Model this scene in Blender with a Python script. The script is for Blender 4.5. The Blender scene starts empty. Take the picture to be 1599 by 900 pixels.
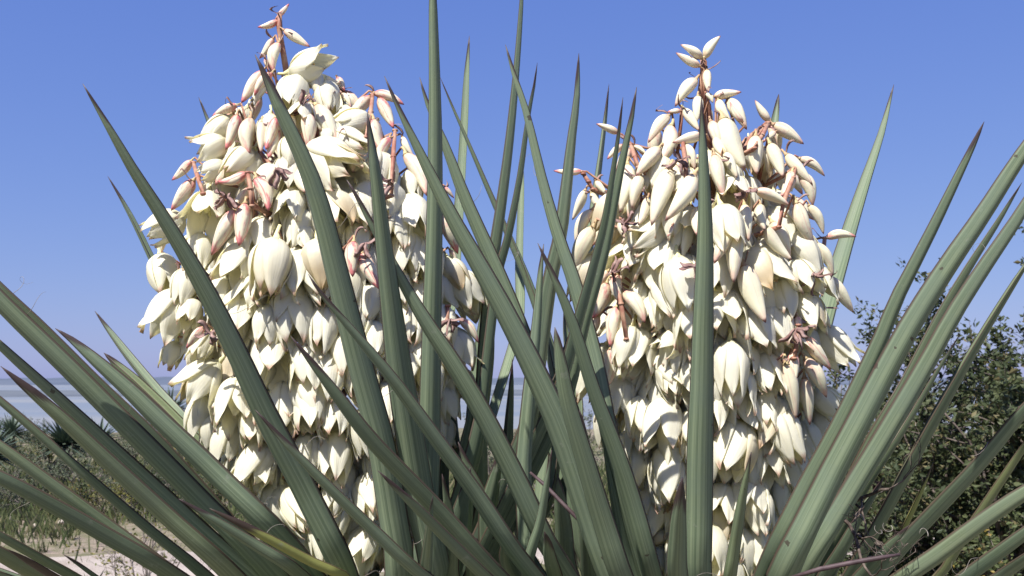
import bpy, math, random
import numpy as np
from mathutils import Vector, Matrix, noise

# ------------------------------------------------------------------ camera, sky, sun
S = bpy.context.scene
COL = S.collection
F = 1677.0                      # focal length in photo pixels (1599 x 900)
CAMZ = 1.5
PITCH = math.atan(147.0 / F)
cam_d = bpy.data.cameras.new('camera')
cam_d.sensor_width = 36.0
cam_d.lens = 36.0 * F / 1599.0
cam_d.clip_start = 0.02
cam_d.clip_end = 20000.0
cam_d.dof.use_dof = True
cam_d.dof.focus_distance = 1.18
cam_d.dof.aperture_fstop = 22.0
cam = bpy.data.objects.new('camera', cam_d)
COL.objects.link(cam)
cam.location = (0, 0, CAMZ)
cam.rotation_euler = (math.pi / 2 + PITCH, 0, 0)
S.camera = cam

SUN_DIR = Vector((-0.33, -0.47, 0.82)).normalized()     # towards the sun
SUN_EL = math.asin(SUN_DIR.z)
W = bpy.data.worlds.new('World')
S.world = W
W.use_nodes = True
nt = W.node_tree
bg = nt.nodes['Background']
sky = nt.nodes.new('ShaderNodeTexSky')
sky.sky_type = 'NISHITA'
sky.sun_disc = False
sky.sun_elevation = SUN_EL
sky.sun_rotation = math.atan2(SUN_DIR.x, SUN_DIR.y)
sky.altitude = 0.0
sky.air_density = 1.0
sky.dust_density = 0.45
sky.ozone_density = 2.5
sep = nt.nodes.new('ShaderNodeSeparateColor')
comb = nt.nodes.new('ShaderNodeCombineColor')
nt.links.new(sky.outputs[0], sep.inputs[0])
for ch, (g, k) in enumerate(((0.73, 0.776), (0.62, 1.055), (0.30, 3.21))):     # the camera's softer, bluer rendering of the sky
    pw = nt.nodes.new('ShaderNodeMath'); pw.operation = 'POWER'; pw.inputs[1].default_value = g
    ml_ = nt.nodes.new('ShaderNodeMath'); ml_.operation = 'MULTIPLY'; ml_.inputs[1].default_value = k
    nt.links.new(sep.outputs[ch], pw.inputs[0]); nt.links.new(pw.outputs[0], ml_.inputs[0]); nt.links.new(ml_.outputs[0], comb.inputs[ch])
nt.links.new(comb.outputs[0], bg.inputs[0])
bg.inputs[1].default_value = 0.0785

sun_d = bpy.data.lights.new('sun', 'SUN')
sun_d.energy = 5.0
sun_d.angle = math.radians(0.55)
sun_d.color = (1.0, 0.96, 0.89)
sun = bpy.data.objects.new('sun', sun_d)
COL.objects.link(sun)
sun.rotation_euler = SUN_DIR.to_track_quat('Z', 'Y').to_euler()
sun.location = SUN_DIR * 30

S.view_settings.view_transform = 'Standard'
S.view_settings.look = 'None'
S.view_settings.exposure = 0.80
S.view_settings.gamma = 1.0
S.view_settings.use_curve_mapping = False
S.cycles.max_bounces = 6
S.cycles.transparent_max_bounces = 6
S.cycles.use_denoising = True

# ------------------------------------------------------------------ helpers
CP, SP = math.cos(PITCH), math.sin(PITCH)
def P(x, y, d):
    """world point seen at photo pixel (x, y), at depth d along the view axis"""
    a, b = (x - 799.5) / F, (450.0 - y) / F
    return Vector((d * a, d * (CP - b * SP), CAMZ + d * (SP + b * CP)))

def lerp(a, b, t): return a + (b - a) * t
def interp(tab, x):
    return float(np.interp(x, [t[0] for t in tab], [t[1] for t in tab]))

class MB:
    def __init__(s): s.v, s.f, s.uv = [], [], []
    def add(s, verts, faces, uvs=None):
        o = len(s.v)
        s.v.extend([tuple(p) for p in verts])
        s.f.extend([tuple(i + o for i in f) for f in faces])
        s.uv.extend(uvs if uvs is not None else [(0.5, 0.5)] * len(verts))
    def tube(s, pts, rads, n=6, uvv=None):
        pts = [Vector(p) for p in pts]
        vs, uv = [], []
        ref = None
        for i, p in enumerate(pts):
            t = (pts[min(i + 1, len(pts) - 1)] - pts[max(i - 1, 0)])
            t = t.normalized() if t.length > 1e-9 else Vector((0, 0, 1))
            if ref is None:
                ref = t.orthogonal().normalized()
            ref = (ref - t * ref.dot(t))
            ref = ref.normalized() if ref.length > 1e-6 else t.orthogonal().normalized()
            b = t.cross(ref)
            for k in range(n):
                a = 2 * math.pi * k / n
                vs.append(p + (ref * math.cos(a) + b * math.sin(a)) * rads[i])
                uv.append((k / n, i / max(1, len(pts) - 1)))
        fs = []
        for i in range(len(pts) - 1):
            for k in range(n):
                fs.append((i * n + k, i * n + (k + 1) % n, (i + 1) * n + (k + 1) % n, (i + 1) * n + k))
        fs.append(tuple(range(n - 1, -1, -1)))
        fs.append(tuple((len(pts) - 1) * n + k for k in range(n)))
        s.add(vs, fs, uv)
    def mesh(s, name, mat, smooth=True):
        me = bpy.data.meshes.new(name)
        me.from_pydata(s.v, [], s.f)
        ul = me.uv_layers.new(name='UVMap')
        li = np.zeros(len(me.loops), dtype=np.int32)
        me.loops.foreach_get('vertex_index', li)
        uva = np.array(s.uv, dtype=np.float32)
        ul.data.foreach_set('uv', uva[li].ravel())
        me.materials.append(mat)
        if smooth:
            me.polygons.foreach_set('use_smooth', [True] * len(me.polygons))
        me.update()
        return me
    def build(s, name, mat, parent=None, smooth=True):
        return link(name, s.mesh(name, mat, smooth), parent)

def link(name, me, parent=None):
    o = bpy.data.objects.new(name, me)
    COL.objects.link(o)
    if parent is not None:
        o.parent = parent
        o.matrix_parent_inverse = Matrix.Translation(-parent.location) if parent.type == 'EMPTY' else parent.matrix_basis.inverted()
    return o
def empty(name, loc, label=None, cat=None, group=None):
    o = bpy.data.objects.new(name, None)
    o.empty_display_size = 0.05
    COL.objects.link(o)
    o.location = loc
    if label: tag(o, label, cat, group)
    return o
def tag(o, label, cat, group=None, kind=None):
    if label: o['label'] = label
    if cat: o['category'] = cat
    if group: o['group'] = group
    if kind: o['kind'] = kind
    return o
def structure(o):
    o['kind'] = 'structure'
    return o

# ------------------------------------------------------------------ materials
class Mat:
    def __init__(s, name):
        s.m = bpy.data.materials.new(name)
        s.m.use_nodes = True
        s.t = s.m.node_tree
        s.b = s.t.nodes['Principled BSDF']
        s.out = s.t.nodes['Material Output']
    def n(s, typ, **kw):
        nd = s.t.nodes.new(typ)
        for k, v in kw.items(): setattr(nd, k, v)
        return nd
    def l(s, a, b): s.t.links.new(a, b)
    def val(s, sock, x):
        if hasattr(x, 'links') or hasattr(x, 'is_linked'): s.l(x, sock)
        else: sock.default_value = x
    def math(s, op, a, b=0.0, c=0.0, clamp=False):
        nd = s.n('ShaderNodeMath', operation=op, use_clamp=clamp)
        for i, x in enumerate((a, b, c)): s.val(nd.inputs[i], x)
        return nd.outputs[0]
    def mix(s, f, a, b, mode='MIX'):
        nd = s.n('ShaderNodeMix', data_type='RGBA', blend_type=mode)
        s.val(nd.inputs[0], f)
        for i, x in ((6, a), (7, b)):
            if isinstance(x, tuple): nd.inputs[i].default_value = (x[0], x[1], x[2], 1)
            else: s.l(x, nd.inputs[i])
        return nd.outputs[2]
    def step(s, x, a, b):
        nd = s.n('ShaderNodeMapRange', interpolation_type='SMOOTHSTEP')
        s.val(nd.inputs[0], x); s.val(nd.inputs[1], a); s.val(nd.inputs[2], b)
        return nd.outputs[0]
    def noise(s, vec, scale, detail=4.0, rough=0.55, mul=None):
        if mul is not None:
            mp = s.n('ShaderNodeMapping'); mp.inputs['Scale'].default_value = mul
            s.l(vec, mp.inputs[0]); vec = mp.outputs[0]
        nd = s.n('ShaderNodeTexNoise')
        s.l(vec, nd.inputs['Vector'])
        nd.inputs['Scale'].default_value = scale
        nd.inputs['Detail'].default_value = detail
        nd.inputs['Roughness'].default_value = rough
        return nd.outputs[0]
    def bump(s, h, strength, dist):
        nd = s.n('ShaderNodeBump')
        nd.inputs['Strength'].default_value = strength
        nd.inputs['Distance'].default_value = dist
        s.l(h, nd.inputs['Height'])
        s.l(nd.outputs[0], s.b.inputs['Normal'])
        return nd.outputs[0]
    def coords(s):
        tc = s.n('ShaderNodeTexCoord')
        sep = s.n('ShaderNodeSeparateXYZ'); s.l(tc.outputs['UV'], sep.inputs[0])
        oi = s.n('ShaderNodeObjectInfo')
        oc = s.n('ShaderNodeSeparateColor'); s.l(oi.outputs['Color'], oc.inputs[0])
        s.tc, s.u, s.v, s.rnd, s.oc = tc, sep.outputs[0], sep.outputs[1], oi.outputs['Random'], oc.outputs
        gm = s.n('ShaderNodeNewGeometry')
        s.pos, s.island = gm.outputs['Position'], gm.outputs['Random Per Island']
        return s
    def base(s, c, rough=0.6, spec=0.4):
        if isinstance(c, tuple): s.b.inputs['Base Color'].default_value = (c[0], c[1], c[2], 1)
        else: s.l(c, s.b.inputs['Base Color'])
        s.val(s.b.inputs['Roughness'], rough)
        s.b.inputs['Specular IOR Level'].default_value = spec
        return s
    def translucent(s, c, amount, normal=None):
        tr = s.n('ShaderNodeBsdfTranslucent')
        if isinstance(c, tuple): tr.inputs[0].default_value = (c[0], c[1], c[2], 1)
        else: s.l(c, tr.inputs[0])
        mx = s.n('ShaderNodeMixShader'); mx.inputs[0].default_value = amount
        s.l(s.b.outputs[0], mx.inputs[1]); s.l(tr.outputs[0], mx.inputs[2])
        s.l(mx.outputs[0], s.out.inputs[0])
        return s

def mat_leaf():
    """yucca blade. UV u across, v from base to tip. object colour: r yellowing, g length of the dark tip"""
    m = Mat('yucca_leaf').coords()
    streak = m.noise(m.tc.outputs['UV'], 1.0, 5, 0.6, mul=(11, 0.55, 1))
    line_ = m.noise(m.tc.outputs['UV'], 1.0, 2, 0.5, mul=(34, 0.7, 1))
    obj = m.tc.outputs['Object']
    cloud = m.noise(m.pos, 16, 4, 0.6)
    fine = m.noise(m.pos, 260, 3, 0.6)
    c = m.mix(m.step(streak, 0.34, 0.66), (0.110, 0.150, 0.094), (0.240, 0.292, 0.182))
    c = m.mix(m.math('MULTIPLY', m.step(line_, 0.52, 0.66), 0.5), c, (0.265, 0.315, 0.215))
    c = m.mix(m.math('MULTIPLY', m.step(line_, 0.46, 0.34), 0.45), c, (0.082, 0.115, 0.066))
    c = m.mix(m.math('MULTIPLY', m.step(cloud, 0.4, 0.65), 0.5), c, (0.155, 0.202, 0.150))
    c = m.mix(m.math('MULTIPLY', m.oc[2], 0.5), c, (0.082, 0.112, 0.062))
    yel = m.math('MULTIPLY', m.oc[0], m.math('ADD', 0.7, m.math('MULTIPLY', streak, 0.45)), clamp=True)
    c = m.mix(yel, c, (0.30, 0.30, 0.070))
    # brown scars and specks
    sc = m.n('ShaderNodeTexVoronoi'); sc.inputs['Scale'].default_value = 34
    m.l(m.pos, sc.inputs['Vector'])
    spot = m.math('LESS_THAN', m.math('ADD', sc.outputs[0], m.math('MULTIPLY', fine, 0.22)), m.math('ADD', 0.10, m.math('MULTIPLY', cloud, 0.18)))
    rare = m.math('GREATER_THAN', m.noise(m.pos, 22, 1), 0.56)
    c = m.mix(m.math('MULTIPLY', m.math('MULTIPLY', spot, rare), 0.8), c, (0.05, 0.035, 0.028))
    rub = m.math('MULTIPLY', m.step(m.noise(m.pos, 48, 5, 0.75), 0.62, 0.72), 0.55)
    c = m.mix(rub, c, (0.24, 0.26, 0.20))
    # blade margin: thin brown line
    e = m.math('ABSOLUTE', m.math('SUBTRACT', m.math('MULTIPLY', m.u, 2.0), 1.0))
    edge = m.step(m.math('ADD', e, m.math('MULTIPLY', m.math('SUBTRACT', line_, 0.5), 0.06)), 0.90, 0.96)
    c = m.mix(m.math('MULTIPLY', edge, 0.85), c, (0.06, 0.032, 0.026))
    # purple-brown spine
    wob = m.math('MULTIPLY', m.math('SUBTRACT', m.noise(m.tc.outputs['UV'], 1.0, 3, 0.6, mul=(14, 12, 1)), 0.5), 0.07)
    t0 = m.math('SUBTRACT', m.math('SUBTRACT', 1.0, m.oc[1]), m.math('MULTIPLY', m.math('POWER', e, 3.0), 0.035))
    tip = m.step(m.math('ADD', m.v, wob), m.math('SUBTRACT', t0, 0.022), m.math('ADD', t0, 0.012))
    c = m.mix(m.math('MULTIPLY', tip, 0.93), c, (0.042, 0.022, 0.026))
    m.base(c, m.math('ADD', 0.42, m.math('MULTIPLY', cloud, 0.2)), 0.35)
    h = m.math('ADD', m.math('MULTIPLY', streak, 0.8), m.math('MULTIPLY', fine, 0.35))
    m.bump(h, 0.22, 0.0012)
    return m.m

def mat_petal():
    m = Mat('petal').coords()
    vein = m.noise(m.tc.outputs['UV'], 1.0, 3, 0.5, mul=(16, 1.0, 1))
    blot = m.noise(m.tc.outputs['Object'], 3.0, 3, 0.6)
    c = m.mix(blot, (0.905, 0.89, 0.80), (0.935, 0.925, 0.865))
    c = m.mix(m.math('MULTIPLY', m.rnd, 0.35), c, (0.89, 0.865, 0.73))
    c = m.mix(m.math('MULTIPLY', m.step(m.v, 0.25, 0.0), 0.5), c, (0.66, 0.66, 0.40))
    c = m.mix(m.math('MULTIPLY', m.math('SUBTRACT', vein, 0.42), 0.35, clamp=True), c, (0.66, 0.62, 0.42))
    pk = m.math('MULTIPLY', m.step(m.math('ADD', m.v, m.math('MULTIPLY', m.rnd, 0.10)), 0.90, 1.04), 0.75)
    c = m.mix(pk, c, (0.42, 0.17, 0.14))
    sp = m.step(m.noise(m.pos, 190, 2, 0.5), 0.76, 0.80)
    c = m.mix(m.math('MULTIPLY', sp, 0.45), c, (0.42, 0.29, 0.14))
    old = m.math('MULTIPLY', m.step(m.rnd, 0.93, 0.97), m.step(m.math('ADD', m.v, m.math('MULTIPLY', blot, 0.5)), 0.35, 1.1))
    c = m.mix(m.math('MULTIPLY', old, 0.75), c, (0.50, 0.35, 0.19))
    m.base(c, 0.42, 0.35)
    m.bump(m.math('ADD', vein, m.math('MULTIPLY', blot, 0.8)), 0.42, 0.0018)
    m.translucent((0.965, 0.915, 0.62), 0.48)
    return m.m

def mat_bud():
    """object colour r: how pink"""
    m = Mat('bud').coords()
    seam = m.math('ABSOLUTE', m.math('SINE', m.math('MULTIPLY', m.u, math.pi * 3)))
    nz = m.noise(m.tc.outputs['UV'], 1.0, 4, 0.6, mul=(8, 2.2, 1))
    grain = m.noise(m.pos, 140, 3, 0.6)
    c = m.mix(nz, (0.76, 0.725, 0.49), (0.83, 0.80, 0.63))
    c = m.mix(m.math('MULTIPLY', m.step(m.v, 0.30, 0.0), 0.5), c, (0.58, 0.60, 0.28))
    ends = m.math('MAXIMUM', m.math('MULTIPLY', m.step(m.v, 0.40, 0.05), 0.55), m.step(m.v, 0.70, 0.98))
    line = m.math('MULTIPLY', m.step(seam, 0.28, 0.02), 0.7)
    side = m.math('ADD', m.step(m.math('ADD', nz, m.math('MULTIPLY', ends, 0.30)), 0.48, 0.74), 0.07)
    pink = m.math('MULTIPLY', m.math('MAXIMUM', m.math('MAXIMUM', line, m.math('MULTIPLY', ends, 0.8)), side), m.oc[0], clamp=True)
    c = m.mix(m.math('MULTIPLY', pink, 1.45, clamp=True), c, (0.62, 0.20, 0.20))
    tipm = m.step(m.math('ADD', m.v, m.math('MULTIPLY', grain, 0.05)), 0.93, 1.0)
    c = m.mix(m.math('MULTIPLY', tipm, 0.85), c, (0.20, 0.055, 0.06))
    sp = m.step(m.noise(m.pos, 170, 2, 0.5), 0.72, 0.77)
    c = m.mix(m.math('MULTIPLY', sp, 0.5), c, (0.35, 0.17, 0.12))
    m.base(c, 0.45, 0.35)
    m.bump(m.math('ADD', m.math('MULTIPLY', nz, 0.5), grain), 0.25, 0.0012)
    m.translucent((0.78, 0.62, 0.36), 0.12)
    return m.m

def mat_noise(name, c1, c2, scale, rough=0.7, spec=0.3, bump=0.3, dist=0.002, mul=None, detail=5):
    m = Mat(name).coords()
    nz = m.noise(m.pos, scale, detail, 0.6, mul=mul)
    m.base(m.mix(m.step(nz, 0.32, 0.68), c1, c2), rough, spec)
    m.bump(nz, bump, dist)
    return m.m

def mat_foliage(name, c1, c2, trans=0.25, c3=None):
    m = Mat(name).coords()
    c = m.mix(m.island, c1, c2)
    if c3: c = m.mix(m.math('GREATER_THAN', m.island, 0.90), c, c3)
    m.base(c, 0.55, 0.3)
    m.translucent(c, trans)
    return m.m

M = {}
M['leaf'] = mat_leaf()
M['petal'] = mat_petal()
M['bud'] = mat_bud()
M['stalk'] = mat_noise('flower_stalk', (0.27, 0.105, 0.075), (0.43, 0.26, 0.17), 60, 0.55, 0.3, 0.3, 0.001)
M['pedicel'] = mat_noise('pedicel', (0.36, 0.20, 0.12), (0.50, 0.44, 0.22), 50, 0.55)
M['pistil'] = mat_noise('pistil', (0.62, 0.60, 0.30), (0.74, 0.68, 0.38), 80, 0.5)
M['bract'] = mat_noise('dry_bract', (0.16, 0.085, 0.075), (0.34, 0.235, 0.21), 90, 0.8, 0.15)
M['trunk'] = mat_noise('yucca_trunk', (0.07, 0.05, 0.035), (0.20, 0.15, 0.10), 40, 0.9, 0.1, 0.8, 0.01)
M['dryleaf'] = mat_noise('dry_leaf', (0.20, 0.15, 0.09), (0.38, 0.31, 0.20), 30, 0.8, 0.15)
M['twig'] = mat_noise('dry_twig', (0.045, 0.032, 0.028), (0.15, 0.12, 0.10), 120, 0.85, 0.15, 0.6)
M['purple'] = mat_noise('purple_twig', (0.045, 0.027, 0.030), (0.085, 0.056, 0.060), 90, 0.6)
M['fibre'] = mat_noise('fibre', (0.16, 0.14, 0.12), (0.28, 0.25, 0.22), 90, 0.6)
M['bark'] = mat_noise('bark', (0.070, 0.054, 0.046), (0.16, 0.132, 0.115), 26, 0.9, 0.15, 0.6, 0.006)
M['twiggrey'] = mat_noise('grey_twig', (0.10, 0.083, 0.072), (0.21, 0.18, 0.16), 40, 0.9, 0.15)
M['fol_tree'] = mat_foliage('tree_foliage', (0.036, 0.052, 0.022), (0.092, 0.108, 0.046), 0.25, (0.15, 0.13, 0.060))
M['fol_low'] = mat_foliage('low_foliage', (0.045, 0.068, 0.022), (0.115, 0.135, 0.048), 0.25, (0.24, 0.18, 0.04))
M['fol_grey'] = mat_foliage('grey_foliage', (0.062, 0.085, 0.048), (0.140, 0.160, 0.095), 0.2)
M['fol_yel'] = mat_foliage('yellow_foliage', (0.10, 0.12, 0.03), (0.23, 0.20, 0.045), 0.3)
M['fol_yucca'] = mat_foliage('far_yucca', (0.058, 0.088, 0.060), (0.125, 0.158, 0.105), 0.1, (0.20, 0.18, 0.11))
M['grass'] = mat_foliage('grass', (0.060, 0.085, 0.030), (0.145, 0.155, 0.070), 0.25, (0.24, 0.21, 0.12))
M['stone'] = mat_noise('stone', (0.32, 0.27, 0.23), (0.46, 0.41, 0.36), 14, 0.9, 0.2, 0.5, 0.01)
M['bee'] = mat_noise('bee', (0.02, 0.015, 0.01), (0.16, 0.09, 0.02), 700, 0.5, 0.4, 0.2, 0.0004, mul=(0.1, 0.1, 1))
M['wing'] = mat_noise('wing', (0.30, 0.28, 0.24), (0.42, 0.40, 0.36), 300, 0.3)

# ------------------------------------------------------------------ the place: ground, path, water, far shore
def ground_h(x, y):
    r = math.hypot(x, y)
    base = -0.85 * (max(0.0, r - 14.0) / 40.0) ** 1.3 if y > 0 else 0.0
    k = min(1.0, r / 6.0)
    nz = noise.noise(Vector((x * 0.16, y * 0.16, 3.1))) * 0.14 + noise.noise(Vector((x * 0.7, y * 0.7, 9.0))) * 0.035
    far = max(0.0, 1.0 - r / 300.0)
    return max(base, -1.6) + nz * k * far

mg = Mat('scrub_ground').coords()
g1 = mg.noise(mg.pos, 0.9, 6, 0.65)
g2 = mg.noise(mg.pos, 9.0, 5, 0.7)
g3 = mg.noise(mg.pos, 60.0, 3, 0.6)
gc = mg.mix(mg.step(g1, 0.40, 0.60), (0.25, 0.20, 0.16), (0.115, 0.115, 0.058))
gc = mg.mix(mg.math('MULTIPLY', mg.step(g2, 0.45, 0.65), 0.7), gc, (0.075, 0.090, 0.036))
gc = mg.mix(mg.math('MULTIPLY', mg.step(g3, 0.55, 0.70), 0.5), gc, (0.28, 0.24, 0.20))
mg.base(gc, 0.95, 0.1)
mg.bump(mg.math('ADD', g2, mg.math('MULTIPLY', g3, 0.4)), 0.6, 0.03)

ms = Mat('sandy_path').coords()
s1 = ms.noise(ms.pos, 2.2, 6, 0.65)
s2 = ms.noise(ms.pos, 45.0, 4, 0.7)
sc_ = ms.mix(ms.step(s1, 0.35, 0.65), (0.30, 0.25, 0.215), (0.40, 0.35, 0.31))
sc_ = ms.mix(ms.math('MULTIPLY', ms.step(s2, 0.52, 0.66), 0.45), sc_, (0.22, 0.18, 0.15))
ms.base(sc_, 0.95, 0.1)
ms.bump(ms.math('ADD', s1, s2), 0.7, 0.02)

def axis_samples(lim, near):
    a = [0.0]
    st = near
    while a[-1] < lim:
        a.append(a[-1] + st); st *= 1.13
    a = [q * lim / a[-1] for q in a] if a[-1] > lim else a
    return sorted([-q for q in a[1:]] + a)
xs = axis_samples(6000.0, 0.28)
mbg = MB()
nx = len(xs)
vs = [(x, y, ground_h(x, y)) for y in xs for x in xs]
fs = [(j * nx + i, j * nx + i + 1, (j + 1) * nx + i + 1, (j + 1) * nx + i) for j in range(nx - 1) for i in range(nx - 1)]
mbg.add(vs, fs)
structure(mbg.build('ground', mg.m))

# path: a strip of pale sand that follows the ground
def path_mid(x): return 9.1 + 0.9 * math.sin(x * 0.22 + 0.6) - 0.05 * x
mbp = MB()
vs, fs = [], []
NU, NV = 150, 9
for i in range(NU):
    x = -18 + 36 * i / (NU - 1)
    for j in range(NV):
        t = j / (NV - 1) * 2 - 1
        wv = 0.72 + 0.35 * noise.noise(Vector((x * 0.8, t * 2, 5))) + 0.18 * noise.noise(Vector((x * 3.1, t * 3, 8)))
        y = path_mid(x) + t * wv
        vs.append((x, y, ground_h(x, y) + (0.035 if abs(t) < 0.99 else -0.03)))
for i in range(NU - 1):
    for j in range(NV - 1):
        fs.append((i * NV + j, (i + 1) * NV + j, (i + 1) * NV + j + 1, i * NV + j + 1))
mbp.add(vs, fs)
structure(mbp.build('sandy_path', ms.m))

# water sheet of the lagoon, beyond the scrub
mw = Mat('lagoon_water').coords()
w1 = mw.noise(mw.pos, 0.6, 5, 0.6, mul=(0.5, 2.0, 1))
w2 = mw.noise(mw.pos, 0.012, 3, 0.5, mul=(0.35, 2.2, 1))
mw.base(mw.mix(mw.step(w2, 0.42, 0.60), (0.15, 0.175, 0.21), (0.20, 0.21, 0.22)), 0.55, 0.2)
mw.bump(w1, 0.5, 0.08)
mbw = MB()
mbw.add([(-7000, 34, -0.86), (7000, 34, -0.86), (7000, 7500, -0.86), (-7000, 7500, -0.86)], [(0, 1, 2, 3)])
structure(mbw.build('lagoon', mw.m))

def ridge(name, dist, h, seed, mat, depth):
    mb = MB()
    n = 220
    vs, fs = [], []
    for i in range(n):
        a = math.radians(lerp(-62, 62, i / (n - 1)))
        hh = h * (0.45 + 0.55 * (0.5 + 0.5 * noise.noise(Vector((a * 5, seed, 0)))) + 0.12 * noise.noise(Vector((a * 60, seed, 4))))
        for (dd, z) in ((0, -1.6), (depth * 0.25, hh * 0.7), (depth * 0.5, hh), (depth, -1.6)):
            rr = dist * (1 + 0.06 * noise.noise(Vector((a * 9, seed, 7)))) + dd
            vs.append((math.sin(a) * rr, math.cos(a) * rr, z))
    for i in range(n - 1):
        for j in range(3):
            fs.append((i * 4 + j, (i + 1) * 4 + j, (i + 1) * 4 + j + 1, i * 4 + j + 1))
    mb.add(vs, fs)
    return structure(mb.build(name, mat))
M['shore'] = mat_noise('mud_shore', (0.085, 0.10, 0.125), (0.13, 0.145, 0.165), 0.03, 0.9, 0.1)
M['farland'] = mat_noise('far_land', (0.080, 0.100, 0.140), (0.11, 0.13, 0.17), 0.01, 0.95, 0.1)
ridge('mud_flat', 150, -0.62, 2.0, M['shore'], 260)
ridge('far_shore', 900, 8.0, 5.0, M['farland'], 500)

# ------------------------------------------------------------------ yucca leaves
CORE_D = 1.40
CORE_X = {'L': 548.0, 'R': 1118.0}
PLANT = {}
for k, lab in (('L', 'yucca with the taller cream flower cluster, topped by three pink buds'),
               ('R', 'yucca whose flower cluster is capped by three greenish buds, beside the dark thorny tree')):
    c = P(CORE_X[k], 1000, CORE_D)
    PLANT[k] = empty('yucca_plant', (c.x, c.y, ground_h(c.x, c.y)), lab, 'yucca', 'flowering yuccas')

rng = random.Random(7)
def catmull(pts, ts):
    """pts: list of np arrays, parameter = chord length, returns samples at fractions ts"""
    pts = [np.array(p, dtype=float) for p in pts]
    d = [0.0]
    for a, b in zip(pts, pts[1:]): d.append(d[-1] + max(1e-6, np.linalg.norm((b - a)[:3])))
    L = d[-1]
    n = len(pts)
    m = []
    for i in range(n):
        if i == 0: m.append((pts[1] - pts[0]) / (d[1] - d[0]))
        elif i == n - 1: m.append((pts[-1] - pts[-2]) / (d[-1] - d[-2]))
        else: m.append((pts[i + 1] - pts[i - 1]) / (d[i + 1] - d[i - 1]))
    out = []
    for t in ts:
        s = t * L
        i = min(n - 2, max(0, int(np.searchsorted(d, s, side='right') - 1)))
        h = d[i + 1] - d[i]
        q = (s - d[i]) / h
        out.append((2*q**3-3*q**2+1)*pts[i] + (q**3-2*q**2+q)*h*m[i] + (-2*q**3+3*q**2)*pts[i+1] + (q**3-q**2)*h*m[i+1])
    return out, L

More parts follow.
